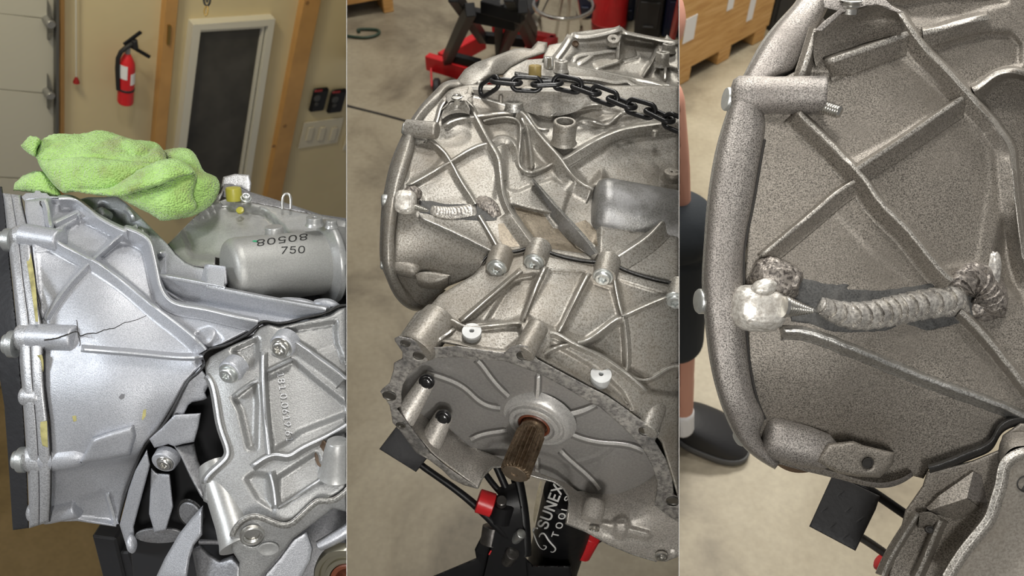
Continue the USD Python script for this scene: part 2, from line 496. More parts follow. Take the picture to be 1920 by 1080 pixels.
def cast(name, col, dirt, amt=0.45, grain=480, metal=0.75, rough=0.42, bump=0.5, stain=(0.3, 0.27, 0.22), stain_amt=0.0, stain_scale=14, bdist=0.0012, wear_glint=0.8):
    """Sand-cast aluminium: grainy relief, dirt caught in the grain, and larger stains."""
    n = {'t': ('texture_coordinate', {}), 'a': ('noise_texture', {'scale': grain, 'detail': 3, 'roughness': 0.65}),
         'c': ('noise_texture', {'scale': stain_scale, 'detail': 6, 'roughness': 0.62}),
         'f': ('noise_texture', {'scale': grain * 0.28, 'detail': 2}),
         'ra': ('rgb_ramp', {'ramp': [(0.36, dirt), (0.36 + 0.30 * (1 - amt) + 0.03, col), (1.0, tuple(min(1, c * 1.12) for c in col))]}),
         'rc': ('map_range', {'from_min': 0.44, 'from_max': 0.72, 'to_min': 0.0, 'to_max': stain_amt, 'clamp': True}),
         'm': ('mix_color', {'b': stain}),
         'rr': ('map_range', {'from_min': 0.3, 'from_max': 0.75, 'to_min': rough - 0.08, 'to_max': rough + 0.14, 'clamp': True}),
         'ad': ('mix_float', {'fac': 0.3}),
         'u': ('bump', {'strength': bump, 'distance': bdist}),
         'g': ('geometry', {}), 'w': ('map_range', {'from_min': 0.508, 'from_max': 0.555, 'to_min': 0.0, 'to_max': wear_glint, 'clamp': True}), 'mw': ('mix_color', {'b': tuple(min(0.82, c * 1.55) for c in col)}),  # convex edges lightened: polish wear mixed with painted edge highlights
         'p': ('principled_bsdf', {'metallic': metal})}
    l = [('g.pointiness', 'w.value'), ('w.result', 'mw.fac'), ('m.result', 'mw.a'), ('mw.result', 'p.base_color'), ('t.object', 'a.vector'), ('t.object', 'c.vector'), ('t.object', 'f.vector'), ('a.fac', 'ra.fac'), ('c.fac', 'rc.value'), ('rc.result', 'm.fac'), ('ra.color', 'm.a'),
         ('c.fac', 'rr.value'), ('rr.result', 'p.roughness'), ('a.fac', 'ad.a'), ('f.fac', 'ad.b'), ('ad.result', 'u.height'), ('u.normal', 'p.normal')]
    return usdkit.material(stage, LK + name, n, l, surface='p.BSDF')

M = {}
M['cast1'] = cast('cast_aluminium_clean', (0.50, 0.51, 0.54), (0.36, 0.37, 0.40), amt=0.35, grain=700, metal=0.45, rough=0.40, bump=0.35)
M['cast2'] = cast('cast_aluminium_worn', (0.36, 0.345, 0.315), (0.19, 0.175, 0.15), amt=0.5, grain=420, metal=0.5, rough=0.42, bump=0.4, stain=(0.22, 0.19, 0.15), stain_amt=0.75, stain_scale=10)
M['cast3'] = cast('cast_aluminium_dirty', (0.35, 0.318, 0.275), (0.085, 0.076, 0.065), amt=0.3, grain=560, metal=0.4, rough=0.45, bump=0.6, stain=(0.19, 0.17, 0.145), stain_amt=0.8, stain_scale=11)
M['rim3'] = cast('cast_aluminium_rim', (0.36, 0.335, 0.31), (0.085, 0.078, 0.072), amt=0.4, grain=560, metal=0.5, rough=0.40, bump=0.8, stain=(0.2, 0.18, 0.165), stain_amt=0.7, wear_glint=0.15)
M['ground'] = cast('ground_aluminium_edge', (0.66, 0.65, 0.62), (0.30, 0.29, 0.27), amt=0.35, grain=420, metal=0.85, rough=0.33, bump=0.7)
M['worn1'] = cast('worn_glint_rib_crest_clean', (0.68, 0.69, 0.71), (0.52, 0.53, 0.55), amt=0.3, grain=600, metal=0.6, rough=0.34, bump=0.3)
M['worn2'] = cast('worn_glint_rib_crest', (0.66, 0.64, 0.60), (0.42, 0.40, 0.36), amt=0.35, grain=420, metal=0.6, rough=0.34, bump=0.4)
M['worn3'] = cast('worn_glint_rib_crest_dirty', (0.62, 0.59, 0.54), (0.16, 0.145, 0.125), amt=0.3, grain=520, metal=0.6, rough=0.36, bump=0.8)
M['weld'] = cast('weld_metal', (0.76, 0.73, 0.67), (0.34, 0.32, 0.30), amt=0.2, grain=260, metal=0.5, rough=0.36, bump=0.3, stain=(0.17, 0.16, 0.15), stain_amt=0.7, stain_scale=48)
M['blob'] = cast('weld_blob_metal', (0.78, 0.76, 0.71), (0.45, 0.42, 0.38), amt=0.2, grain=200, metal=0.45, rough=0.4, bump=0.4, stain=(0.35, 0.32, 0.28), stain_amt=0.5, stain_scale=45)
M['burnt'] = cast('burnt_weld_metal', (0.30, 0.27, 0.24), (0.07, 0.06, 0.055), amt=0.5, grain=240, metal=0.5, rough=0.4, bump=0.9, stain=(0.12, 0.11, 0.10), stain_amt=0.6, stain_scale=50)
M['soot'] = cast('heat_blackened_aluminium', (0.085, 0.085, 0.083), (0.04, 0.04, 0.04), amt=0.4, grain=420, metal=0.2, rough=0.65, bump=0.6, stain=(0.16, 0.155, 0.145), stain_amt=0.4, stain_scale=40, wear_glint=0.2)
M['grease'] = plain('black_sealant', (0.022, 0.021, 0.02), 0.35, 0.0, 0.5, 300)
M['steel'] = plain('bright_steel', (0.62, 0.61, 0.58), 0.28, 1.0, 0.1, 400, 0.15, 30)
M['zinc'] = plain('zinc_plated_steel', (0.62, 0.64, 0.63), 0.35, 0.9, 0.15, 500, 0.12, 60)
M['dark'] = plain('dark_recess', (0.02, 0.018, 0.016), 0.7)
M['rustdark'] = plain('rust_stained_inside', (0.10, 0.065, 0.04), 0.6, 0.2, 0.4, 150, 0.4, 30)
M['blackpaint'] = plain('black_paint', (0.008, 0.008, 0.009), 0.42, 0.0, 0.25, 60, 0, 6, 0, 0.3)
M['blackmatt'] = plain('black_rubber', (0.016, 0.016, 0.018), 0.6, 0.0, 0.4, 120)
M['red'] = plain('red_paint', (0.62, 0.02, 0.025), 0.35, 0.0, 0.1, 80, 0.12, 10)
M['white'] = plain('white_paper', (0.82, 0.82, 0.84), 0.7)
M['wood'] = usdkit.material(stage, LK + 'crate_plywood', {
    't': ('texture_coordinate', {}), 'm': ('mapping', {'scale': (2.2, 2.2, 18)}), 'n': ('noise_texture', {'scale': 2.2, 'detail': 5, 'distortion': 0.6}),
    'r': ('rgb_ramp', {'ramp': [(0.3, (0.52, 0.27, 0.085)), (0.5, (0.62, 0.35, 0.12)), (0.7, (0.70, 0.43, 0.18))]}),
    'p': ('principled_bsdf', {'roughness': 0.6})}, [('t.object', 'm.vector'), ('m.vector', 'n.vector'), ('n.fac', 'r.fac'), ('r.color', 'p.base_color')], surface='p.BSDF')
def concrete(name, a, b, c, scale=1.7):
    return usdkit.material(stage, LK + name, {
        't': ('texture_coordinate', {}), 'n': ('noise_texture', {'scale': scale, 'detail': 6, 'roughness': 0.58, 'distortion': 0.4}),
        'n2': ('noise_texture', {'scale': 40, 'detail': 4, 'roughness': 0.6}), 'r': ('rgb_ramp', {'ramp': [(0.33, c), (0.48, a), (0.66, b)]}),
        'r2': ('rgb_ramp', {'ramp': [(0.3, (0.86, 0.86, 0.86)), (0.7, (1, 1, 1))]}), 'x': ('mix_color', {'blend_type': 'multiply', 'fac': 1.0}),
        'u': ('bump', {'strength': 0.15, 'distance': 0.003}), 'p': ('principled_bsdf', {'roughness': 0.5})},
        [('t.object', 'n.vector'), ('t.object', 'n2.vector'), ('n.fac', 'r.fac'), ('n2.fac', 'r2.fac'), ('r.color', 'x.a'), ('r2.color', 'x.b'), ('x.result', 'p.base_color'),
         ('n2.fac', 'u.height'), ('u.normal', 'p.normal')], surface='p.BSDF')
M['floor'] = concrete('stained_concrete', (0.36, 0.312, 0.225), (0.45, 0.40, 0.30), (0.20, 0.168, 0.12))
M['partition'] = plain('partition_paint', (0.55, 0.54, 0.52), 0.8)
def bead(path, S, ws, H=0.9, pitch=14.0, rip=0.18, curve=0.55, seed=0, rough=0.12):
    """A hand-laid weld bead: overlapping ripples along a pixel path; ws = half widths along it, H in centimetres."""
    p = spline([q[:2] for q in path], 1.6)
    d = np.gradient(p, axis=0); d /= np.linalg.norm(d, axis=1, keepdims=True)
    nr = np.stack([-d[:, 1], d[:, 0]], 1)
    s = np.r_[0, np.cumsum(np.linalg.norm(np.diff(p, axis=0), axis=1))]
    w = np.interp(s / s[-1], np.linspace(0, 1, len(ws)), ws)
    t = np.linspace(-1, 1, 25)
    SS, TT = np.meshgrid(s, t, indexing='ij')
    jit = 0.8 * (meshkit.noise(np.stack([s / 22, s * 0 + seed, s * 0], 1)) - 0.5)
    ph = (SS + curve * TT ** 2 * w[:, None] * 0.9) / pitch + jit[:, None]
    saw = ph - np.floor(ph)
    prof = np.sqrt(np.clip(1 - TT ** 2, 0, 1))
    wob = 1 + 0.10 * (1 - saw)
    X = p[:, None, 0] + nr[:, None, 0] * TT * w[:, None] * wob
    Y = p[:, None, 1] + nr[:, None, 1] * TT * w[:, None] * wob
    e = np.clip(np.minimum(s, s[-1] - s) / 12, 0, 1) ** 0.5
    Z = hval(S, X, Y) - 0.12 + prof * e[:, None] * (H + rip * (0.5 - saw) + rough * (meshkit.fbm(np.dstack([X / 6, Y / 6, X * 0 + seed]), 3) - .5))
    return grid_solid(P(X, Y, Z), P(X, Y, np.minimum(Z, hval(S, X, Y)) - 0.8))

def knob(o, fr, r, L, rows=14, n=28, amp=0.06, seed=1):
    """A rounded rough-faced roll."""
    q = [(0.01, 0)] + [(r * (1 - 0.25 * abs(2 * k / rows - 1) ** 6), L * k / rows) for k in range(rows + 1)] + [(0.01, L)]
    m = lathe(o, fr, q, n)
    return m

def cyl3(a, b, r, prof=None, n=32):
    """A turned rod from a to b."""
    a, b = np.asarray(a), np.asarray(b); w = b - a; L = np.linalg.norm(w); w = w / L
    u = np.cross(w, [0.2, .9, .3]); u /= np.linalg.norm(u)
    return lathe(a, (u, np.cross(w, u), w), prof or [(r * .8, 0), (r, L * .06), (r, L * .94), (r * .8, L)], n)

def on_cyl(c, ax3, rpx):
    """Height of the front of a cylinder (foot pixel c, axis, radius in pixels) under any pixel."""
    o = P(*c); ax = axes(ax3)[2]; R_ = rpx * (1 - c[2] / 100) / F + .0002
    def f(px, py):
        px, py = np.broadcast_arrays(np.asarray(px, float), np.asarray(py, float))
        d = FW + ((px - 960) / F)[..., None] * RT - ((py - 540) / F)[..., None] * UP
        m = CAM - o; dp = d - (d @ ax)[..., None] * ax; mp = m - (m @ ax) * ax
        a = (dp * dp).sum(-1); b = 2 * (dp @ mp); cc = mp @ mp - R_ ** 2
        t = (-b - np.sqrt(np.maximum(b * b - 4 * a * cc, 0))) / (2 * a)
        return (1 - t) * 100
    return f

def ell(x, y, r, k=.72, n=24):
    return [(x + r * math.cos(2 * math.pi * i / n), y + r * k * math.sin(2 * math.pi * i / n)) for i in range(n)]
M['ring2'] = cast('sooty_mating_face', (0.50, 0.48, 0.45), (0.22, 0.21, 0.20), amt=0.4, grain=160, metal=0.6, rough=0.42, bump=0.25, stain=(0.07, 0.07, 0.075), stain_amt=0.95, stain_scale=26)
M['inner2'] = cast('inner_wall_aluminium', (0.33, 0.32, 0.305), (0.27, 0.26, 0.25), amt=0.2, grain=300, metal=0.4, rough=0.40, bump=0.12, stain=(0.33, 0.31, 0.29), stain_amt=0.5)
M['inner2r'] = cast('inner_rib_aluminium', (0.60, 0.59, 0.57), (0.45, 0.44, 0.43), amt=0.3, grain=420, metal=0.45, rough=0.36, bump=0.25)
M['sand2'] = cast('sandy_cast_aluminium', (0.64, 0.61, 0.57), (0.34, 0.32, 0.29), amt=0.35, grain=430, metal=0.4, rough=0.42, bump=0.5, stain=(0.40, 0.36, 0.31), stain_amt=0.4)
M['glossblack'] = plain('shiny_black_rubber', (0.008, 0.008, 0.009), 0.12, 0, 0, 100, 0, 6, 0.6)
M['brownseal'] = plain('brown_seal_rubber', (0.16, 0.045, 0.02), 0.4, 0, 0.2, 300)
M['shaft'] = cast('oiled_brown_steel', (0.34, 0.255, 0.175), (0.2, 0.145, 0.095), amt=0.3, grain=200, metal=0.9, rough=0.28, bump=0.1, stain=(0.34, 0.26, 0.18), stain_amt=0.6, stain_scale=60)
M['cap'] = plain('yellow_plastic_cap', (0.36, 0.27, 0.10), 0.3, 0, 0.1, 60, 0.25, 40)
M['chain'] = plain('black_chain_steel', (0.018, 0.018, 0.019), 0.28, 0.3, 0.1, 200)
M['whiteink'] = plain('white_print', (0.80, 0.80, 0.78), 0.5)
M['sticker'] = plain('yellowed_sticker', (0.52, 0.46, 0.33), 0.5, 0, 0, 100, 0.2, 60)
M['zincdark'] = plain('grimy_steel', (0.10, 0.095, 0.09), 0.35, 0.7, 0.3, 100, 0.3, 60)
M['greenhose'] = plain('dark_green_rubber', (0.03, 0.06, 0.04), 0.5)
M['joint'] = plain('floor_joint_fill', (0.035, 0.032, 0.03), 0.8)
M['chrome'] = plain('chrome', (0.75, 0.74, 0.72), 0.12, 1.0)
M['reddark'] = plain('dark_red_band', (0.30, 0.015, 0.015), 0.4)
M['navy'] = plain('navy_paint', (0.008, 0.014, 0.045), 0.35)
M['charcoal'] = plain('charcoal_plastic', (0.028, 0.028, 0.028), 0.6, 0, 0.3, 60)
M['cord'] = plain('grey_cord', (0.32, 0.30, 0.26), 0.6)
M['garagewall'] = plain('cream_wall_paint', (0.66, 0.56, 0.34), 0.7, 0, 0.05, 40, 0.04, 3)
M['garagewall2'] = plain('pale_wall_paint', (0.60, 0.55, 0.42), 0.7)
M['garagefloor'] = concrete('brown_garage_concrete', (0.20, 0.14, 0.06), (0.24, 0.17, 0.08), (0.15, 0.105, 0.045), 3.0)
M['garagedoor'] = plain('garage_door_paint', (0.55, 0.53, 0.44), 0.55)
M['greysteel'] = plain('galvanised_steel', (0.35, 0.35, 0.34), 0.45, 0.7)
M['darksteel'] = plain('dark_track_steel', (0.16, 0.16, 0.15), 0.5, 0.6)
M['timber'] = plain('pine_strip', (0.52, 0.29, 0.10), 0.6, 0, 0.1, 30, 0.12, 5)
M['timberknot'] = plain('screw_head', (0.30, 0.16, 0.06), 0.6)
M['brass'] = plain('brass', (0.30, 0.20, 0.06), 0.4, 0.7)
M['darkglass'] = plain('smudged_dark_glass', (0.055, 0.052, 0.045), 0.45, 0, 0, 100, 0.45, 3.5)
M['whitepaint'] = plain('white_gloss_paint', (0.66, 0.64, 0.55), 0.4)
M['switchwhite'] = plain('switch_plastic', (0.62, 0.57, 0.44), 0.4)
M['charcoal2'] = plain('remote_button', (0.05, 0.05, 0.05), 0.3)
M['towel'] = usdkit.material(stage, LK + 'green_terry', {
    't': ('texture_coordinate', {}), 'v': ('voronoi_texture', {'scale': 330, 'randomness': 0.7}), 'n': ('noise_texture', {'scale': 18, 'detail': 4}),
    'r': ('rgb_ramp', {'ramp': [(0.32, (0.27, 0.33, 0.11)), (0.46, (0.34, 0.55, 0.15)), (0.7, (0.43, 0.67, 0.22))]}),
    'u': ('bump', {'strength': 0.9, 'distance': 0.003, 'invert': True}), 'p': ('principled_bsdf', {'roughness': 0.9, 'sheen_weight': 0.4, 'specular_ior_level': 0.1})},
    [('t.object', 'v.vector'), ('t.object', 'n.vector'), ('v.distance', 'u.height'), ('u.normal', 'p.normal'), ('n.fac', 'r.fac'), ('r.color', 'p.base_color')], surface='p.BSDF')
M['yellowseal'] = plain('yellowed_sealant', (0.42, 0.38, 0.16), 0.4, 0, 0.3, 80, 0.4, 60)
M['ink'] = plain('black_marker', (0.012, 0.012, 0.012), 0.5)
M['yellowcap'] = plain('yellow_plug', (0.45, 0.42, 0.06), 0.35)
M['green'] = plain('green_paint_dot', (0.03, 0.36, 0.17), 0.5)
M['smooth1'] = cast('smooth_machined_aluminium', (0.44, 0.44, 0.43), (0.38, 0.38, 0.37), amt=0.2, grain=400, metal=0.5, rough=0.34, bump=0.1)
M['flange1'] = cast('flange_aluminium', (0.54, 0.545, 0.56), (0.34, 0.34, 0.35), amt=0.4, grain=500, metal=0.5, rough=0.36, bump=0.5)
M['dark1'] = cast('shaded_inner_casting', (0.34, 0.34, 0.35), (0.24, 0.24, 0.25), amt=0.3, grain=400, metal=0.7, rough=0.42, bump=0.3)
M['bearing'] = plain('bearing_steel', (0.45, 0.42, 0.32), 0.25, 0.9)
M['spot'] = plain('grey_stain', (0.16, 0.16, 0.17), 0.5)
M['hollow1'] = plain('near_black_casting', (0.035, 0.035, 0.037), 0.5, 0.5)  # near-black backing between the castings
M['bore'] = plain('threaded_bore_steel', (0.30, 0.29, 0.27), 0.3, 1.0)
M['skin'] = plain('skin', (0.62, 0.30, 0.22), 0.5)
M['shorts'] = plain('dark_blue_cloth', (0.022, 0.027, 0.033), 0.9, 0, 0.3, 200)
M['solegrey'] = plain('grey_rubber_sole', (0.10, 0.10, 0.10), 0.6)
M['cast1c'] = cast('cover_aluminium_grey', (0.36, 0.36, 0.355), (0.27, 0.27, 0.265), amt=0.35, grain=600, metal=0.55, rough=0.38, bump=0.35)
M['inner2w'] = cast('worn_glint_inner_rib', (0.82, 0.81, 0.79), (0.66, 0.65, 0.63), amt=0.3, grain=420, metal=0.5, rough=0.34, bump=0.25)
M['spacer'] = plain('dull_aluminium', (0.50, 0.51, 0.51), 0.5, 0.3, 0.1, 200, 0.1, 60)
M['cover3'] = cast('smooth_worn_cover', (0.42, 0.385, 0.335), (0.30, 0.27, 0.23), amt=0.3, grain=300, metal=0.55, rough=0.38, bump=0.3, stain=(0.30, 0.26, 0.21), stain_amt=0.6)
M['cover1'] = cast('satin_cast_housing', (0.42, 0.42, 0.40), (0.35, 0.35, 0.335), amt=0.25, grain=500, metal=0.45, rough=0.44, bump=0.2)
M['shaftend'] = plain('turned_bronze_steel', (0.42, 0.34, 0.26), 0.3, 0.9, 0.1, 300, 0.2, 80)
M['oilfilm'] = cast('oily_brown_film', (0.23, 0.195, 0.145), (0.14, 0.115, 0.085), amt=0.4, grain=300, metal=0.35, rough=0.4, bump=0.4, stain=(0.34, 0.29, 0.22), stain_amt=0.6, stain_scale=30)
M['starter2'] = cast('stained_grey_housing', (0.25, 0.25, 0.24), (0.16, 0.155, 0.15), amt=0.3, grain=420, metal=0.5, rough=0.38, bump=0.3, stain=(0.38, 0.38, 0.39), stain_amt=0.8, stain_scale=22)
# ---------------------------------------------------------------- large structure: floor and the added partitions between the three bays
def partition(c0, c1):
    prof = [(-0.4, 0.0), (-0.4, 1.95), (0.02, 2.37), (0.312, 1.75), (0.80, 2.24), (1.9, 3.6), (6.4, 3.6), (6.4, 0.0)]  # added divider; its low front tongue blocks lamp spill between bays
    V = []
    for c in (c0, c1):
        for g, hh in prof:
            z = C45 * (g - (hh - 2.5)); y = C45 * (g + hh - 2.5)
            V.append(CAM + z * FW + y * UP + (c - 960) / F * z * RT)
    n = len(prof); f = []
    tri = Delaunay(np.array(prof)).simplices; pg = Polygon(prof)
    for a, b, c in tri:
        q = np.array(prof)[[a, b, c]]
        if pg.contains(Point(q.mean(0))):
            if (q[1] - q[0])[0] * (q[2] - q[0])[1] - (q[1] - q[0])[1] * (q[2] - q[0])[0] < 0: b, c = c, b
            f += [(a, b, c), (n + a, n + c, n + b)]
    for k in range(n):
        j = (k + 1) % n
        f += [(k, n + k, n + j), (k, n + j, j)]
    t = TM(V, f); t.fix_normals()
    return t
single('added_divider_left', partition(649.75, 650.25), M['partition'], 'added thin pale partition between the garage and the workshop', kind='structure', smooth=False, cut=False)
single('added_divider_right', partition(1272.95, 1273.45), M['partition'], 'added thin pale partition between the two workshop bays', kind='structure', smooth=False, cut=False)
fm = trimesh.creation.box((7.5, 9.0, 0.1)); fm.apply_translation((2.6, 3.6, -0.05))
BAY[0] = 2
lo = RT - (650.0 - 960) / F * FW
fm = fm.slice_plane(CAM, lo / np.linalg.norm(lo), cap=True)
single('floor', fm, M['floor'], 'stained beige concrete workshop floor', kind='structure', smooth=False, cut=False)
# ================================================================ bay on the left: the garage room
BAY[0] = 1
A1 = zm(0, 0, 2.7)
RU = -((98 - 960) / F * RT - (2231 - 540) / F * UP + FW); RU /= np.linalg.norm(RU)          # the room's own upright
RX = RT + .372 * UP + .995 * FW; RX -= RU * (RX @ RU); RX /= np.linalg.norm(RX)              # along the back wall
RN = np.cross(RU, RX); RN = RN if RN @ FW < 0 else -RN                                       # out of the back wall
def ray(px, py):
    px, py = np.broadcast_arrays(np.asarray(px, float), np.asarray(py, float))
    return FW + ((px - 960) / F)[..., None] * RT - ((py - 540) / F)[..., None] * UP
RO = CAM + 4.3 * ray(174, 250)
def bw(px, py, off=0.0):
    d = ray(px, py); o = RO + RN * off
    return CAM + d * (((o - CAM) @ RN) / (d @ RN))[..., None]
LN = RN
lw = bw
def slab(q, n, th):
    """A flat board: quad q of points, thickness th along n."""
    q = np.asarray(q); k = len(q)
    f = [(0, j, j + 1) for j in range(1, k - 1)] + [(k, k + j + 1, k + j) for j in range(1, k - 1)] + sum([[(j, (j + 1) % k, (j + 1) % k + k), (j, (j + 1) % k + k, j + k)] for j in range(k)], [])
    t = TM(np.vstack([q, q + n * th]), f); t.fix_normals(); return t
up2 = 1.2
wl_, wr_ = RO - RX * 2.2 - RU * 2.6, RO + RX * 5.5 - RU * 2.6
single('wall_back', clip(slab([wl_, wr_, wr_ + RU * 4.2, wl_ + RU * 4.2], -RN, .05)), M['garagewall'], 'cream painted back wall of the garage', kind='structure', smooth=False, cut=False)
flz = RO - RU * 1.9
fq = [flz - RX * 2.2, flz + RX * 5.5, flz + RX * 5.5 + RN * 3.4, flz - RX * 2.2 + RN * 3.4]
single('floor', clip(slab(fq, -RU, .05)), M['garagefloor'], 'brown concrete floor of the garage', kind='structure', smooth=False, cut=False)
# sectional garage door in the back wall
gd = thing('door_2', 'pale sectional garage door with round edged hinges, at the far left', None, lw(60, 200), kind='structure')
def ln(x): return lw(x, 0)
for (ya, yb), (yc, yd) in (((-150, -140), (20, 31)), ((23, 34), (163, 171)), ((167, 174), (330, 332)), ((335, 336), (520, 515)), ((525, 519), (720, 705))):
    q = lw([-60, 97, 97, -60], [yc - 8 if False else yc - 6, yd, yb, ya - 9], .03)
    part(gd, 'panel', slab(q, LN, .02), M['garagedoor'], smooth=False)
for y in (36, 170):
    for dx_, w in ((87, 8), (92, 11)):
        pass
    c = lw(88, y, .05)
    o = np.array([[math.cos(a) * .035, math.sin(a) * .10] for a in np.linspace(0, 2 * math.pi, 24, endpoint=False)])
    part(gd, 'hinge', slab(c + o[:, :1] * RN + o[:, 1:] * RU, LN, .012), M['greysteel'], smooth=30)
    part(gd, 'roller', cyl3(c + RN * -.06, c + RN * .05, .022), M['greysteel'], smooth=40)
tk = thing('trim_1', 'grey steel door track beside the garage door', None, lw(104, 200), kind='structure')
part(tk, 'track', slab(lw([100, 106, 106, 101], [-120, -120, 420, 420], .06), LN, .03), M['darksteel'], smooth=False)
part(tk, 'jamb', slab(lw([108, 116, 116, 109], [-120, -120, 420, 420], .0), LN, .03), M['timber'], smooth=False)
# timber posts
for nm, q in (('trim_2', [(311, -100), (333, -100), (300, 300), (279, 300)]), ('trim_3', [(579, -100), (611, -100), (513, 395), (487, 395)])):
    t = thing(nm, {'trim_2': 'left unpainted timber strip on the cream wall', 'trim_3': 'right unpainted timber strip beside the dark glass door'}[nm], None, bw(q[3][0], q[3][1]), kind='structure')
    part(t, 'board', slab(bw([p[0] for p in q], [p[1] for p in q], 0.0), RN, .05), M['timber'], smooth=False)
    if nm == 'trim_2':
        part(t, 'hinge_plate', slab(bw([314, 319, 316.5, 312], [46, 46, 82, 82], .05), RN, .012), M['brass'], smooth=False)
    else:
        for x, y in ((576, 5), (534, 236), (513, 274)):
            c = bw(x, y, .05); part(t, 'screw', lathe(c, (RX, RU, RN), [(.001, .003), (.012, .003), (.012, 0)], 16), M['timberknot'], smooth=False)
# door
dr = thing('door_1', 'door with white frame around a smudged dark glass pane', None, bw(400, 330), kind='structure')
dq = [(367, 46), (494, 39), (446, 370), (334, 330)]
dq = [(367, 46), (494, 39), (440, 400), (328, 380)]
oq = [(353, 36), (507, 26), (450, 410), (313, 385)]
part(dr, 'pane', slab(bw([p[0] for p in dq], [p[1] for p in dq], .005), RN, .012), M['darkglass'], smooth=False)
for i in (0, 1, 3):
    a, b = i, (i + 1) % 4
    q = [oq[a], oq[b], dq[b], dq[a]]
    part(dr, 'frame', slab(bw([p[0] for p in q], [p[1] for p in q], .0), RN, .055), M['whitepaint'], smooth=False)
    e = [dq[a], dq[b], (dq[b][0] * .97 + dq[(b + 2) % 4][0] * .03, dq[b][1] * .97 + dq[(b + 2) % 4][1] * .03), (dq[a][0] * .97 + dq[(a + 2) % 4][0] * .03, dq[a][1] * .97 + dq[(a + 2) % 4][1] * .03)]
    part(dr, 'stop', slab(bw([p[0] for p in e], [p[1] for p in e], .017), RN, .02), M['whitepaint'], smooth=False)
# fire extinguisher
def at(o, x, y, z): return o + RX * x + RU * y + RN * z
eb = bw(235, 192, .11)
et = bw(239, 100, .11); Le = np.linalg.norm(et - eb); ea = (et - eb) / Le
fe = thing('fire_extinguisher', 'red fire extinguisher with black hose hanging on the cream wall', 'fire extinguisher', eb)
w_ = np.linalg.norm(bw(251, 150, .11) - bw(222, 150, .11)) / 2
fr = (RX, np.cross(RU, RX), ea)
part(fe, 'cylinder', lathe(eb, fr, [(.01, 0), (w_ * .92, 0), (w_, Le * .03), (w_, Le * .72), (w_ * .93, Le * .82), (w_ * .6, Le * .93), (w_ * .35, Le), (.01, Le)], 32), M['red'], smooth=45)
part(fe, 'strap', lathe(eb + ea * Le * .28, fr, [(w_, 0), (w_ * 1.05, .002), (w_ * 1.05, .012), (w_, .014)], 32), M['blackmatt'], smooth=30)
def wrap(a0, a1, z0, z1, mat, nm):
    th = np.linspace(a0, a1, 14); R_ = w_ * 1.03
    V = np.stack([eb + R_ * (np.cos(t) * RX + np.sin(t) * RN) + ea * z for z in (z0, z1) for t in th]).reshape(2, 14, 3)
    part(fe, nm, grid_solid(V, V - (V - eb - ea * ((V - eb) @ ea)[..., None]) * .02), mat, smooth=60)
wrap(1.9, 3.3, Le * .55, Le * .95 * .86, M['white'], 'label'); wrap(.35, 1.5, Le * .44, Le * .66, M['white'], 'label')
part(fe, 'valve', lathe(et, fr, [(.01, -.01), (w_ * .32, 0), (w_ * .34, .05), (w_ * .2, .06), (.01, .06)], 20), M['greysteel'], smooth=40)
part(fe, 'handle', bar(at(et, 0, .05, .0), at(et, .10, -.01, .03), .018, .012, RN), M['blackpaint'], smooth=False)
part(fe, 'handle', bar(at(et, -.02, .05, 0), at(et, .05, .13, .02), .018, .012, RN), M['blackpaint'], smooth=False)
hpts = [bw(252, 78, .12), bw(241, 86, .13), bw(228, 96, .13), bw(221, 110, .12), bw(220, 130, .12), bw(221, 152, .12), bw(222, 168, .12)]
part(fe, 'hose', wire(spline(np.array(hpts), .02), .011, 8), M['blackmatt'], smooth=60)
part(fe, 'nozzle', cyl3(bw(254, 90, .13), bw(252, 75, .13), .014), M['blackmatt'], smooth=40)
# controls on the wall at the right
def wallbox(t, nm, x, y, w, h, d, mat, off=0.0, rr=.012):
    c = bw(x, y, off); m = rbox(w, h, d, rr); m.vertices = m.vertices @ np.stack([RX, RU, RN], 0) + c + RN * d / 2
    part(t, nm, m, mat, smooth=False); return c
def psz(x, y, wpx, hpx):
    a, b = bw(x - wpx / 2, y), bw(x + wpx / 2, y); c, d = bw(x, y - hpx / 2), bw(x, y + hpx / 2)
    return abs((b - a) @ RX), abs((c - d) @ RU)
for x, y, l in ((595, 184, 'black wall remote, the left one of the pair above the switches'), (628.5, 186.5, 'black wall remote, the right one of the pair above the switches')):
    t = thing('wall_remote', l, 'remote', bw(x, y + 22), 'black remotes above the switch plate')
    w, h = psz(x, y, 28, 43)
    c = wallbox(t, 'case', x, y, w, h, .035, M['blackpaint'], 0, .02)
    wallbox(t, 'display', x + 2, y - 14, w * .5, h * .09, .004, M['reddark'], .036, .002)
    for dy_, r_ in ((0, .16), (11, .10)):
        part(t, 'button', lathe(bw(x - .5 - dy_ * .15, y + dy_, .035), (RX, np.cross(RN, RX), RN), [(w * r_ * 1.3, 0), (w * r_ * 1.3, .004), (w * r_ * .9, .008), (w * r_ * .5, .005), (.001, .005)], 24), M['charcoal2'], smooth=30)
t = thing('light_switch', 'white switch plate with three rocker switches below the black remotes', 'switch', bw(600, 270))
w, h = psz(601, 248, 72, 47)
wallbox(t, 'plate', 601, 248, w, h, .012, M['switchwhite'], 0, .006)
for dx_ in (-22, 0, 22):
    wallbox(t, 'rocker', 601 + dx_ + 1, 248 - dx_ * .0 + 2, w * .14, h * .5, .012, M['switchwhite'], .012, .004)
t = thing('light_switch', 'edge of a second white switch plate at the partition', 'switch', bw(648, 280))
wallbox(t, 'plate', 651, 262, w * .16, h * .8, .012, M['switchwhite'], 0, .005)
wallbox(t, 'rocker', 650, 262, w * .05, h * .4, .01, M['switchwhite'], .012, .003)
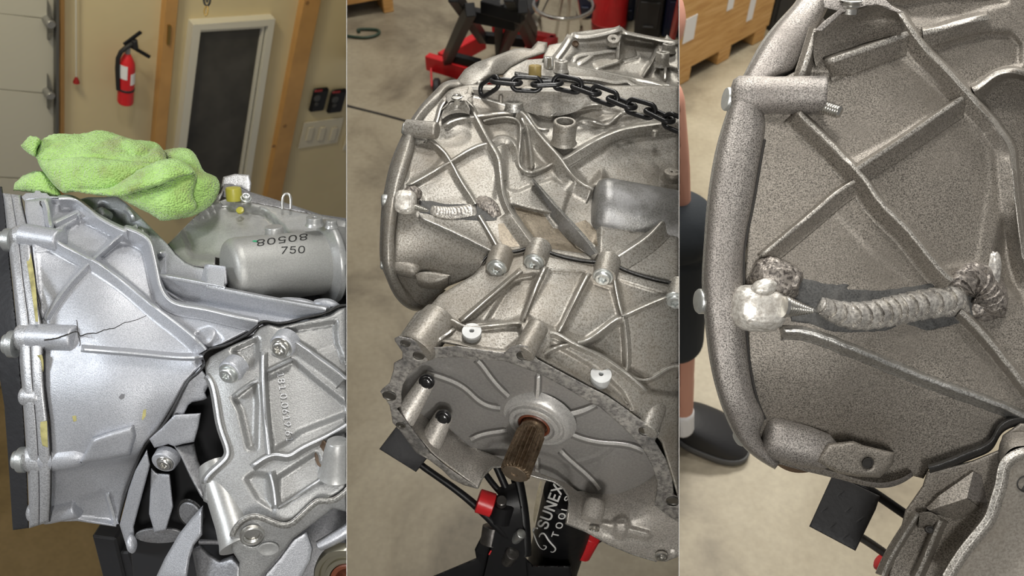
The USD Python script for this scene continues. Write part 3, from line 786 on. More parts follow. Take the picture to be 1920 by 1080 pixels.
# pull cord and hook
c0 = lw(142, -60, .03); c1_ = lw(143, 145, .03)
t = thing('pull_cord', 'thin white pull cord with a small red handle beside the garage door', 'cord', c1_)
part(t, 'cord', wire(np.array([c0, c1_]), .004, 6), M['whitepaint'], smooth=60)
part(t, 'handle', cyl3(lw(143, 155, .03), lw(143, 146, .03), .012, [(.016, 0), (.014, .01), (.006, .03), (.003, .036)], 16), M['reddark'], smooth=40)
hk = thing('hanging_hook', 'small black and brass hook hanging in front of the door frame', 'hook', P(386, 30, -120))
zz = -150
part(hk, 'hanger', tube([(388, -60, zz), (388, -10, zz), (388, 4, zz)], 2.2), M['blackmatt'])
part(hk, 'shackle', tube([(384, -4, zz), (383, 6, zz), (388, 11, zz), (393, 6, zz), (392, -4, zz)], 2.0), M['blackpaint'])
part(hk, 'hook', tube([(388, 9, zz), (384, 16, zz), (383, 25, zz), (386, 30, zz), (389, 25, zz), (390, 16, zz), (388, 10, zz)], 1.3), M['brass'])
# ---- left bay: the cracked housing seen from its side
B1 = zm(0, 340, 3.0); C1 = zm(320, 330, 2.918); D1 = zm(0, 680, 2.7); E1 = zm(320, 680, 2.7)
a1 = zm(0, 350, 5.145); b1 = zm(180, 370, 4.696); c1 = zm(370, 540, 4.1536); d1 = zm(220, 780, 3.6); e1 = zm(440, 780, 3.6); f1 = zm(400, 340, 4.908); t1 = zm(20, 230, 4.683)
g1 = thing('cracked_gearbox', 'clean silver gearbox housing with a thin crack and a green towel on top', 'gearbox', P(300, 1000, -15))
def p1(name, m, mat='cast1', smooth=55, **k):
    return part(g1, name, m, M[mat], smooth=smooth, **k)
S1 = Surf([(58, 437, -4), (72, 557, -.8), (82, 670, 1.4), (83, 728, 2), (91, 791, 1.8), (97, 876, .4), (93, 976, -4), (200, 500, -3.5), (200, 720, 2.6), (180, 600, .6), (260, 850, 0), (220, 978, -5.5),
           (381, 666, 1.4), (351, 717, 1.6), (328, 758, 1.2), (296, 810, 0), (255, 872, -2), (237, 921, -4), (110, 380, -10), (200, 405, -9.8), (260, 440, -8), (300, 520, -4.5), (350, 600, -1), (484, 604, -.4), (420, 590, -.6), (380, 560, -2)])
sk = a1((240, 130), (470, 100), (590, 103), (740, 130), (860, 200), (1029, 312)) + b1((260, 280), (430, 350), (500, 470), (537, 640), (580, 810), (680, 930), (900, 980), (1127, 1030)) + [(484, 604), (471, 619), (416, 647), (385, 656), (379, 668), (381, 682), (349, 717), (326, 758), (294, 810), (272, 832), (253, 872), (235, 921), (220, 980), (218, 988), (145, 977), (94, 979), (93, 887), (97, 876), (93, 791), (84, 728), (82, 670), (75, 570), (68, 544), (59, 455), (52, 426), (47, 399)]
S1.region(B1((370, 265), (450, 215), (560, 260), (650, 310), (560, 410), (490, 420), (360, 340)), -1.3, 10)
S1.region(B1((290, 215), (290, 110), (430, 115), (520, 180), (430, 165)), -1.2, 10)
S1.region(B1((660, 330), (710, 330), (800, 370), (850, 480), (870, 640), (860, 690), (700, 560), (590, 470), (560, 420)), -1.5, 10)
S1.region(B1((190, 390), (300, 380), (460, 480), (370, 590), (240, 780)), -.5, 10)
S1.region(D1((250, 540), (400, 520), (640, 490), (740, 440), (640, 700), (590, 830), (250, 800)), -1.6, 20)
S1.region(D1((410, 690), (530, 650), (570, 690), (590, 810), (400, 780)), -.5, 8)
S1.region(c1((0, 350), (90, 320), (180, 400), (120, 440), (60, 560), (0, 600)), -.7, 10)
p1('housing_skin', patch(sk, S1, back=8, r=5, rh=.5, step=5))
def r1(path, S=S1, mat='cast1', **k):
    rib_on(g1, path, S, mat, 'worn1', **k)
r1([(103, 449), (130, 466), (160, 480), (200, 503), (247, 537), (293, 577), (330, 605), (372, 640), (386, 656)], wl=3, wt=4, wr=23, h=1.7, e=(4, 0))
r1(B1((250, 780), (370, 600), (480, 480), (600, 370), (700, 285)), wl=4, wt=4, wr=10, h=.9, e=(8, 0))
r1(B1((290, 240), (440, 165)), wl=4, wt=5, wr=10, h=1.0, e=(4, 0))
r1(B1((330, 100), (430, 110), (560, 205), (710, 275)) + b1((260, 275), (430, 345), (495, 460), (535, 640), (578, 810), (680, 925), (900, 975), (1127, 1025)) + [(484, 602)], wl=4, wt=5, wr=20, h=1.8, e=(0, 0))
r1(B1((438, 165), (450, 215)), wl=8, wt=3, wr=8, h=1.1, e=(0, 10))
r1(B1((455, 943), (600, 955), (800, 972), (1000, 990)) + [(382, 668)], wl=7, wt=4, wr=4, h=1.3, e=(4, 0))
r1(D1((540, 660), (565, 740), (585, 820)), wl=4, wt=5, wr=4, h=.6, e=(4, 4), mat='cast1')
# bosses on the flange side
p1('boss', cyl((70, 632, .4), (.99, -.03, .1), [(26, -8), (26, 10), (25, 40), (25, 74), (23, 78), (20, 79)], 44), label='round boss with a crack across it')
p1('boss', cyl((52, 442, -4.6), (.98, -.14, .12), [(22, -6), (22, 10), (21, 40), (21, 64), (19, 68), (16, 69)], 40))
p1('boss', cyl((92, 858, -.6), (.985, .10, .08), [(26, -6), (26, 4), (25, 36), (22, 62), (14, 76), (3, 80)], 44))
p1('boss', cyl((92, 962, -5.4), (.975, .18, .05), [(20, -6), (20, 4), (19, 34), (18.5, 54), (17, 57), (14, 58)], 40))
Spd = Surf([(174, 822, 3.3), (250, 800, 2.6), (255, 850, 1.2), (150, 868, 1.6)])
p1('pad', patch(D1((465, 385), (560, 350), (675, 315), (690, 370), (660, 468), (560, 490), (400, 512)), Spd, back=4, r=8, rh=.9, step=6))
p1('oil_spot', patch(D1((600, 175), (615, 158), (632, 160), (628, 180), (612, 188)), lambda x, y: S1(x, y) + .03, back=.1, r=0, step=4), 'spot', label='small dark grey spot on the skin')
for q in (D1((725, 240), (740, 235), (738, 270), (722, 292), (718, 285)), D1((365, 270), (385, 268), (388, 295), (372, 300))):
    p1('oil_spot', patch(q, lambda x, y: S1(x, y) + .02, back=.1, r=0, step=4), 'yellowseal')
# the crack
ck = B1((250, 893), (300, 885), (340, 875), (370, 865), (400, 853), (440, 850), (450, 868), (500, 855), (545, 853), (590, 835), (640, 825), (690, 800), (760, 780), (850, 745), (890, 738))
q = spline(ck, 2.0); q[:, 1] += 1.6 * (meshkit.noise(np.stack([q[:, 0] / 5, q[:, 0] * 0, q[:, 0] * 0], 1)) - .5)
Sbs = on_cyl((70, 632, .4), (.99, -.03, .1), 25.4)
hq = np.where(q[:, 0] < 149, Sbs(q[:, 0], np.clip(q[:, 1], 609, 655)), S1(q[:, 0], q[:, 1]))
wck = np.interp(q[:, 0], [83, 140, 150, 200, 297], [1.3, 1.1, 1.0, .8, .35])
p1('crack', wire(P(q[:, 0], q[:, 1], hq + .02), wck / F, 6), 'dark', label='thin dark jagged crack across the boss and skin')
ck2 = B1((430, 780), (436, 830), (440, 865), (450, 905), (445, 925))
q = spline(ck2, 2.0); p1('crack', wire(P(q[:, 0], q[:, 1], np.maximum(S1(q[:, 0], q[:, 1]), Sbs(q[:, 0], np.clip(q[:, 1], 609, 655)) * 0 - 9) + .06), .5 / F, 6), 'dark')
# flange
fL = [(6, 362), (12, 408), (17, 459), (25, 525), (33, 607), (38, 673), (42, 720), (46, 773), (52, 865), (56, 990)]
fR = [(40, 366), (49, 410), (59, 455), (67, 535), (80, 607), (83, 670), (85, 728), (92, 791), (97, 876), (94, 978)]
fh = [-10.5, -7, -4, -1.4, .6, 1.8, 2.2, 2.0, .6, -4.2]
def fl1(t, dh):
    return [((1 - t) * a[0] + t * b[0], (1 - t) * a[1] + t * b[1], h + dh) for a, b, h in zip(fL, fR, fh)]
p1('adapter_plate', loft([fl1(-.04, -2.2), fl1(0, -.6), fl1(.12, .25), fl1(.40, .35), fl1(.45, -.2)], n=100, sub=3, back=3, noise=.12), 'flange1', 60, label='mottled edge of the adapter plate')
p1('flange', loft([fl1(.43, -.5), fl1(.5, .35), fl1(.78, .45), fl1(.93, .2), fl1(.99, -.6)], n=100, sub=3, back=3, noise=.15), 'flange1', 60)
p1('sealant_bead', loft([fl1(.965, -.1), fl1(.985, .35), fl1(1.01, -.2)], n=140, sub=2, back=.6, noise=.2), 'grease', 60, label='dark sealant line beside the flange')
p1('sealant_smear', loft([B1((150, 450, -2.2), (165, 540, -.8), (180, 640, .9), (200, 790, 2.0)), B1((172, 400, -3.0), (195, 540, -.4), (205, 640, 1.2), (215, 790, 2.2))], n=40, sub=3, back=.4), 'yellowseal', 60, label='yellowed sealant smear on the flange')
p1('sealant_smear', loft([B1((205, 980, 2.4), (225, 1000, 2.4), (240, 1060, 2.5)), B1((235, 975, 2.5), (243, 1000, 2.5), (246, 1070, 2.4))], n=20, sub=3, back=.4), 'yellowseal', 60)
p1('sealant_smear', loft([D1((205, 300, 2.6), (205, 360, 2.4), (215, 420, 2.0)), D1((238, 295, 2.5), (240, 360, 2.3), (242, 430, 1.8))], n=20, sub=3, back=.4), 'yellowseal', 60)
for (x, y, h, r) in ((10, 450, -4.6, 22), (18, 645, .6, 26), (36, 862, -.2, 24)):
    p1('bolt', cyl((x + 4, y, h), (-.985, .03, .16), [(r, -8), (r, 2), (r * .96, 4), (r * .72, 4.5), (r * .72, 11), (r * .66, 13), (r * .3, 13)], 32), 'zinc', 30)
p1('engine_plate', patch([(-40, 345), (4, 350), (10, 400), (22, 525), (31, 607), (40, 720), (44, 773), (50, 865), (54, 990), (24, 994), (16, 870), (8, 760), (-2, 700), (-40, 690)], Surf([(0, 350, -12), (20, 600, -3), (40, 990, -6.5), (-40, 600, -5)]), back=3, r=3, rh=.4, step=8), 'blackmatt', label='black engine adapter plate at the left edge')
for (x, y, h, r) in ((36, 446, -4.6, 24), (46, 632, .6, 29), (60, 858, -.2, 28), (66, 958, -4.4, 22), (50, 742, 2.0, 20)):
    p1('flange_lobe', cyl((x, y, h - .9), (.985, -.02, .15), [(r * .6, -8), (r * .92, -3), (r, 4), (r, 28), (r * .9, 36), (r * .6, 40)], 36), 'flange1')
# top lug
SL1 = Surf([(30, 370, -9.8), (75, 366, -10.2), (110, 370, -10.2), (60, 380, -9.2)])
p1('lug', patch(a1((205, 100), (250, 62), (330, 58), (345, 35), (385, 38), (400, 58), (450, 62), (475, 88), (560, 95), (590, 105), (450, 118), (400, 135), (345, 115), (260, 125), (240, 145)), SL1, back=1.6, r=1.5, rh=.12, step=4))
p1('lug_wall', loft([a1((245, 130, -9.4), (345, 120, -9.2), (400, 140, -9), (450, 122, -9.4)), a1((245, 230, -9.0), (300, 300, -8.6), (350, 260, -8.6), (470, 240, -8.6)), a1((265, 385, -7), (350, 370, -7), (450, 340, -7), (490, 340, -7))], sub=6, back=1.5))
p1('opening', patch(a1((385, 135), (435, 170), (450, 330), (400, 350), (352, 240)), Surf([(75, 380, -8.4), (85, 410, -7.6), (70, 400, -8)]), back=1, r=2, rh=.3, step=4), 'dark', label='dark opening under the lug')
r1(a1((430, 130), (460, 200), (475, 300), (490, 370), (520, 385)), S=lambda x, y: S1(x, y) + .6, wl=4, wt=6, wr=6, h=1.0, e=(0, 6))
# back structure
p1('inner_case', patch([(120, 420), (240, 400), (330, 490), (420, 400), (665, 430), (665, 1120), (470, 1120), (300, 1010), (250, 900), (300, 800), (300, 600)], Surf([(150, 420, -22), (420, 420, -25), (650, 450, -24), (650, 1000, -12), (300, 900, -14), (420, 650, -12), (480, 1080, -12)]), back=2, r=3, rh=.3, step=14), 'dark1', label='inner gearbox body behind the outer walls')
S1b = Surf([(150, 368, -14.5), (213, 368, -14.8), (253, 400, -13), (314, 458, -10.5), (363, 500, -8.6), (404, 510, -8.2), (404, 545, -7), (299, 520, -8), (240, 440, -12), (200, 395, -14)])
S1b.region(b1((40, 60), (80, 70), (80, 120), (180, 140), (270, 260), (200, 250), (0, 150)), -1.5, 8)
p1('rear_web', patch(a1((740, 125), (850, 100), (1000, 100), (1029, 97)) + [(216, 366), (236, 380)] + b1((320, 100), (470, 250), (630, 412), (700, 500), (780, 570), (860, 608), (950, 625), (1052, 628), (1150, 600), (1160, 760), (1120, 800), (1120, 1000), (660, 920), (560, 800), (520, 560), (400, 360), (240, 290)), S1b, back=3, r=4, rh=.3, step=6), 'cast1')
for x0, y0, rx_, ry_ in ((186, 392, 12, 12), (256, 432, 16, 17)):
    p1('boss', cyl((x0, y0 + 6, -10.5), (-.25, .35, .9), [(rx_, -22), (rx_, -2), (rx_ - 2, 1), (rx_ * .5, 2)], 32), 'dark1')
r1(b1((250, 95), (300, 130), (335, 215)), S=S1b, wl=4, wt=6, wr=4, h=1.0, e=(4, 4))
r1(b1((540, 530), (570, 485), (610, 480)), S=S1b, wl=3, wt=4, wr=12, h=1.2, e=(2, 2))
r1(b1((560, 690), (850, 740), (1127, 795)) + C1((200, 600), (400, 645), (640, 690), (870, 730)), S=lambda x, y: np.interp(x, [295, 420, 625], [-6.0, -5.0, -4.0]), wl=3, wt=5, wr=38, h=2.2, e=(0, 8))
r1(b1((580, 800), (680, 870), (790, 940)), S=lambda x, y: np.full(np.shape(x), -5.4), wl=4, wt=4, wr=4, h=.8, e=(0, 0))
wallb = Surf([(299, 517, -7.5), (420, 540, -6.5), (625, 577, -5.5), (300, 560, -5.4), (480, 600, -3), (620, 590, -4.4)])
p1('web_wall', patch([(295, 512)] + C1((0, 555), (290, 615), (640, 680), (900, 725), (860, 745), (620, 800), (490, 800), (0, 690)) + [(300, 545)], wallb, back=2, r=2, rh=.2, step=6))
p1('boss', cyl((471, 612, -1.6), (-.05, .55, .8), [(20, -18), (20, -2), (17, 1), (8, 2)], 32))
p1('boss', cyl((385, 628, .4), (-.3, .5, .8), [(22, -24), (21, -4), (18, 0), (8, 1)], 32))
# plate behind the cylinder
S1p = Surf([(300, 470, -12.5), (419, 371, -19), (505, 399, -18.4), (574, 400, -18), (649, 414, -17), (400, 500, -11), (520, 450, -14.5), (640, 480, -13)])
S1p.region(f1((-300, 420), (20, 240), (110, 200), (480, 290), (560, 360), (700, 500), (700, 700), (-200, 700)), -1.6, 8)
p1('cover_plate', patch(b1((630, 412), (1000, 40), (1127, -60)) + f1((60, 180), (120, 155), (400, 205), (865, 297), (1000, 320), (1300, 380), (1300, 700), (400, 760), (20, 700)) + b1((1050, 630), (860, 612), (780, 575), (700, 500)), S1p, back=3, r=3, rh=.3, step=7), 'smooth1')
p1('rail', patch(f1((60, 130), (100, 20), (170, 20), (300, 85), (540, 155), (990, 305), (1300, 350), (1300, 400), (860, 295), (400, 205), (120, 155)), Surf([(400, 350, -22), (650, 412, -20), (520, 370, -22)]), back=3, r=3, rh=.3, step=6), 'dark1')
p1('bracket', patch(f1((70, 60), (90, -40), (200, -70), (330, -60), (350, 20), (340, 110), (250, 60), (120, 40)), Surf([(420, 350, -23), (470, 340, -24), (440, 360, -23)]), back=3, r=3, rh=.3, step=5), 'flange1')
p1('cap', cyl((439, 372, -19), (.02, .95, .3), [(14, -4), (14.4, 2), (14.4, 18), (13, 20.5), (.1, 21)], 36), 'yellowcap', 40, label='yellow plastic plug')
p1('bolt', bolt((461, 372, -18.4), (.3, .6, .74), 8, 8, 1.3), 'zinc', 30)
p1('lifting_eye', tube([(530, 392, -17.5), (530, 372, -17.5), (534, 364, -17.5), (541, 364, -17.5), (545, 372, -17.5), (545, 392, -17.5)], 2.6), 'steel', label='bent wire lifting eye')
p1('plug', cyl((450, 394, -17.6), (0, .5, .86), [(7, -3), (7, 1), (4, 2), (.1, 2)], 24), 'yellowcap')
p1('boss', boss((515, 440, -13), (.02, .93, .36), 17, 16, 0, 3, 3, 32, 2), 'smooth1')
CYA, CYC, CYR = (.80, .115, -.58), (428, 510, -8.5), 64
p1('starter_cover', cyl(CYC, CYA, [(6, -3), (46, -2), (56, 1), (61, 7), (64, 18), (64, 100), (64, 185)], 72), 'cover1', 60, label='smooth cylindrical housing with handwritten numbers')
p1('collar', cyl(CYC, CYA, [(60, 180), (70, 184), (84, 190), (86, 194), (86, 200), (84, 204), (74, 208), (72, 216), (72, 300)], 72), 'smooth1', 40)
Scy = on_cyl(CYC, CYA, 64)
p1('handwriting', text_on(Scy, '750', f1((612, 668))[0], (1, -.04), 13.5, .01, False, 1.35, diry=(.06, -1), lift=.02), 'ink', False, label='black handwritten number')
p1('handwriting', text_on(Scy, '80508', (579, 437), (-1, .13), 12, .01, False, 1.9, diry=(0, 1), lift=.02), 'ink', False)
p1('paint_dot', patch(f1((355, 550), (375, 542), (412, 545), (405, 558), (370, 556)), lambda x, y: Scy(x, y) + .03, back=.06, r=0, step=3), 'green')
p1('boss', boss((590, 420, -13.6), (.05, .9, .4), 15, 14, 4, 4, 3, 28), 'smooth1')
p1('boss', boss((622, 424, -13.6), (.05, .9, .4), 10, 12, 0, 4, 3, 28), 'smooth1')
p1('base_pads', lump((560, 570, -6), 40, 12, 14, 81, .15, 1.2, 4, 8), 'cast1')
p1('base_pads', lump((612, 572, -6), 26, 12, 12, 82, .15, 1.2, 4, 8), 'cast1')
# sealant seam and the front cover
sm = [(660, 570, -3.4), (650, 573, -3.2), (635, 575, -2.8), (615, 585, -2.2), (570, 597, -1.2), (532, 606, -.2), (512, 605, .2), (492, 604, .6), (471, 622, 1.0), (440, 640, 1.4), (416, 650, 1.8), (393, 656, 2.0), (381, 668, 2.2), (384, 682, 2.4), (362, 707, 2.4), (351, 718, 2.4), (330, 758, 2.0), (298, 808, .8), (276, 830, .2), (256, 872, -1.4), (238, 921, -3.6), (222, 980, -5.4)]
def sml(dx_, dy_, dh): return [(x + dx_, y + dy_, h + dh) for x, y, h in sm]
p1('sealant_bead', loft([sml(-2.5, -3, -.9), sml(-1, -1.5, .1), sml(.5, .5, .3), sml(2, 2.5, -.4)], n=200, sub=3, back=.8, noise=.7), 'grease', 60, label='black sealant squeezed from the seam')
S1c = Surf([(383, 684, 2.2), (471, 632, 1.2), (505, 606, .6), (650, 573, -2.8), (430, 843, 6.5), (394, 887, 7), (381, 936, 7.2), (540, 760, 4.2), (650, 700, .8), (650, 820, 4), (540, 860, 6.6), (600, 960, 7.6), (500, 960, 8.0), (650, 910, 6.5), (450, 740, 4.4), (420, 690, 3.2)])
cv = [(383, 688)] + c1((50, 610), (95, 535), (230, 462), (420, 382), (480, 302), (560, 277), (640, 302), (1030, 212), (1100, 162), (1163, 142)) + [(660, 571), (660, 915)] + E1((891, 630), (850, 665), (800, 692), (740, 695), (620, 800), (560, 815), (480, 785), (410, 775), (345, 805), (165, 700), (168, 620), (200, 560), (275, 485), (288, 445), (258, 350), (237, 250), (215, 120), (180, 62))
S1c.region(c1((280, 860), (450, 720), (465, 900), (455, 1250), (400, 1250), (330, 950)), -.9, 8)
S1c.region(c1((535, 660), (740, 560), (900, 700), (1160, 910), (1160, 980), (800, 1120), (700, 1200), (590, 1260), (540, 1000)), -1.0, 8)
S1c.region(c1((270, 490), (470, 395), (470, 520), (430, 610), (350, 640), (340, 560)), -1.0, 7)
S1c.region(c1((680, 330), (1080, 260), (1075, 340), (1090, 460), (920, 500), (760, 400)), -1.0, 7)
S1c.region(c1((900, 500), (1100, 460), (1163, 640), (1163, 700)), -.8, 8)
S1c.region(E1((545, 580), (740, 455), (760, 520), (770, 600), (560, 720), (540, 700)), -.9, 6)
S1c.region(E1((420, 560), (490, 570), (500, 700), (520, 740), (440, 690), (380, 590)), -.7, 10)
p1('front_cover', patch(cv, S1c, back=5, r=5, rh=.5, step=5), 'cast1c')
def rc(path, **k):
    rib_on(g1, path, S1c, 'cast1c', 'worn1', **k)
rc([(493, 660), (493, 700), (497, 770), (505, 852)], wl=8, wt=5, wr=5, h=1.3, e=(4, 0))
rc(c1((755, 400), (900, 505), (1050, 610), (1163, 705)), wl=4, wt=4, wr=26, h=1.4, e=(4, 0))
rc(E1((410, 527), (445, 500), (500, 470), (545, 465), (595, 470), (650, 440), (740, 395), (891, 312)), wl=4, wt=5, wr=10, h=.9, e=(4, 0))
rc(E1((500, 555), (518, 620), (532, 740)), wl=10, wt=4, wr=6, h=1.0, e=(4, 4))
rc(E1((540, 735), (640, 670), (760, 590), (850, 540)), wl=3, wt=3, wr=3, h=.3, e=(4, 4))
rc(E1((180, 65), (213, 125), (236, 250), (258, 350), (288, 440), (278, 485), (200, 560), (175, 610)), wl=5, wt=5, wr=5, h=.5, e=(2, 2))
rc(c1((470, 720), (370, 780), (280, 855)), wl=4, wt=4, wr=4, h=.7, e=(4, 4))
rc(c1((535, 650), (740, 555)), wl=4, wt=4, wr=4, h=.6, e=(4, 4))
for c, ax, rr in (((430, 700, 4.6), (-.30, -.42, .85), 15.5), ((528, 651, 3.0), (-.20, -.45, .86), 16)):
    p1('bolt_boss', cyl((c[0], c[1], c[2] - .8), ax, [(26, -26), (25, -4), (22.5, 0), (20, 1)], 40))
    p1('bolt', bolt((c[0], c[1], c[2] - .9), ax, rr, 12, 1.34), 'zinc' if c[0] < 500 else 'steel', 30)
p1('paint_dot', patch(c1((635, 350), (655, 345), (683, 352), (670, 366), (648, 364)), lambda x, y: S1c(x, y) + .35, back=.5, r=0, step=3), 'green')
p1('cast_number', text_on(S1c, '181.0.0619.61', (519, 697), (.14, 1), 12.5, .12, False, 1.08, diry=(1, -.14), lift=.08), 'worn1', 30, label='raised casting number')
# boss pipe and its face
p1('boss_pipe', cyl((410, 897, 5.0), (.41, -.76, .36), [(28, -30), (33, -6), (33, 0), (31.5, 40), (32, 90), (35, 122), (38, 134)], 48), 'smooth1')
ff = E1((300, 880), (330, 822), (395, 775), (470, 782), (555, 815), (620, 802), (740, 697), (800, 694), (860, 668), (920, 610), (920, 760), (820, 740), (700, 830), (620, 890), (545, 985), (470, 1070), (430, 1130), (340, 1130), (348, 1010), (312, 955))
S1f = Surf([(430, 1000, 10.4), (470, 960, 10.8), (540, 985, 9.6), (650, 915, 7.8), (470, 1080, 9.0), (560, 1010, 8.6)])
p1('front_face', patch(ff, S1f, back=3, r=4, rh=.4, step=6, holes=[ell(473, 1006, 18, .95)]), 'cast1c')
p1('face_lip', rib(E1((312, 880), (335, 828), (398, 782), (470, 788), (555, 821), (624, 806), (743, 703), (803, 700), (862, 674), (920, 616)), S1f, wl=3, wt=5, wr=4, h=.3, e=(0, 0)), 'ground')
p1('threaded_hole', cyl((473, 1006, 10.4), (.30, -.45, .84), [(23, -6), (22, 1), (19.5, 2.2), (16.5, 1.2), (16, -1), (14, -2.4), (16, -4), (14, -5.4), (15.6, -7), (.1, -8)], 40), 'steel', 30)
p1('recess', cyl((503, 1030, 9.8), (.2, -.3, .93), [(19, -3), (19, .6), (17, 1.2), (12, -.4), (.1, -.8)], 36, sq=.72), 'smooth1', 40)
p1('frosted_boss', cyl((632, 880, 5.8), (.1, .93, .36), [(36, -10), (30, 4), (25, 40), (20, 60), (16, 63), (.1, 64)], 44), 'smooth1', label='frosted round boss')
p1('recess', cyl((603, 850, 5.6), (-.3, .1, .95), [(14, -3), (14, 1), (12, 1.5), (10, -2), (.1, -3)], 30, sq=1.8), 'rustdark')
p1('lower_web', patch(E1((550, 990), (620, 895), (690, 850), (720, 940), (710, 1000), (640, 1130), (460, 1130), (480, 1070)), Surf([(540, 1030, 6), (590, 1000, 5), (560, 1080, 5.4)]), back=3, r=3, rh=.4, step=6))
p1('key_block', loft([E1((735, 905, 6.2), (810, 860, 6.0), (920, 790, 5.6)), E1((745, 940, 6.6), (830, 900, 6.4), (920, 845, 6.0)), E1((770, 950, 5.4), (830, 925, 5.4), (920, 875, 5.2))], sub=4, back=3))
bc = (664, 1092, 4.0)
p1('bearing_ring', cyl(bc, (-.25, -.3, .92), [(82, -6), (80, 6), (76, 10), (68, 10), (66, 5), (58, 5), (56, 10), (50, 12), (47, 10), (45, 0), (40, -2), (.1, -3)], 72), 'bearing', 40, label='concentric bearing rings at the corner')
p1('oil_seal', cyl(bc, (-.25, -.3, .92), [(45, 0), (45, 8), (42, 10), (36, 8), (35, 0)], 60), 'brownseal', 40)
# lower left: cover edge, bolt, struts, dark hollow
Sx = Surf([(275, 832, 1.0), (320, 785, 2.4), (370, 785, 1.6), (230, 990, -4.4), (260, 1000, -4), (300, 900, -.5)])
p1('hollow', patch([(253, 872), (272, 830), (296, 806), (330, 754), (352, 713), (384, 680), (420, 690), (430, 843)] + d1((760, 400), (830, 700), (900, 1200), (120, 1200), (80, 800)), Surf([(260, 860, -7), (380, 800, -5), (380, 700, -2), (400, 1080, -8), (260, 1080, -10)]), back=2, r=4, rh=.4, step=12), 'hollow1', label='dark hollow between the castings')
p1('cover_edge', patch(d1((215, 155), (300, 80), (385, -10), (565, -20), (548, 80), (520, 175), (440, 190), (385, 205), (345, 190), (250, 215)), Sx, back=3, r=3, rh=.4, step=6))
p1('cover_edge', patch(d1((200, 225), (222, 330), (160, 560), (112, 745), (118, 850), (80, 915), (60, 880), (15, 735), (45, 620), (75, 500), (120, 370)), Sx, back=3, r=4, rh=.5, step=6))
p1('cover_edge', patch(E1((85, 100), (150, 20), (180, 62), (195, 110), (175, 150), (185, 180), (165, 190), (110, 200), (90, 215), (5, 400), (-20, 330), (20, 240)), Surf([(383, 690, 2.2), (330, 765, 1.6), (385, 740, 1.2), (360, 720, 2)]), back=3, r=3, rh=.4, step=6))
p1('bolt_boss', cyl((306, 868, .4), (-.1, -.5, .85), [(24, -20), (23, -2), (20, 1)], 36))
p1('bolt', bolt((310, 868, .5), (-.1, -.5, .85), 13, 9, 1.25), 'steel', 30)
p1('strut', patch(d1((228, 350), (270, 385), (355, 390), (378, 610), (330, 770), (250, 785), (213, 660)), Surf([(285, 885, -1.4), (325, 950, -2.6), (290, 990, -3.4)]), back=2, r=3, rh=.4, step=6))
p1('strut', patch(d1((370, 185), (400, 205), (520, 185), (545, 300), (600, 420), (590, 575), (560, 540), (490, 410), (430, 280)), Surf([(325, 836, .6), (365, 832, -1), (384, 940, 1.2)]), back=2, r=3, rh=.4, step=6), 'dark1')
p1('disc', cyl((300, 1004, -5), (.05, -.35, .93), [(46, -3), (46, 1), (44, 2), (.1, 2.4)], 40, sq=.36), 'dark1')
p1('o_ring', cyl((360, 962, -3.4), (-.3, -.25, .92), [(28, -3), (30, 0), (31, 3), (29, 5), (26, 5), (25, 3)], 40), 'grease', 40)
p1('plug', cyl((360, 962, -3.2), (-.3, -.25, .92), [(25, -3), (25, 5), (23, 7), (.1, 8)], 40), 'dark1', 40)
p1('blade', patch(d1((255, 1100), (320, 960), (420, 790), (500, 690), (580, 600), (575, 800), (520, 870), (490, 960), (470, 1100)), Surf([(300, 1075, 1), (350, 980, 1.4), (380, 950, 2), (355, 1080, 2.2)]), back=2, r=6, rh=.8, step=6), 'cast1')
p1('beam', tube([(374, 1016, -.5), (400, 1016, -.5), (432, 1018, -.5)], 5), 'dark1')
p1('lower_lobe', patch(d1((500, 900), (560, 860), (620, 920), (700, 970), (780, 940), (840, 1000), (840, 1200), (560, 1200)), Surf([(360, 1030, -1), (430, 1050, 0), (400, 1080, 0)]), back=3, r=8, rh=1, step=7), 'dark1')
p1('ear', lump((247, 1020, -3.2), 9, 17, 12, 91, .1, 1.0, 4, -8), 'cast1')
stn = thing('engine_stand', 'dark stand leg beneath the cracked gearbox, at lower left', 'stand', P(215, 1080, -25))
part(stn, 'leg', bar(P(205, 990, -17), P(262, 1230, -34), .035, .035, FW), M['blackmatt'], smooth=False)
part(stn, 'leg', bar(P(232, 1020, -19), P(300, 1230, -34), .03, .03, FW), M['blackmatt'], smooth=False)
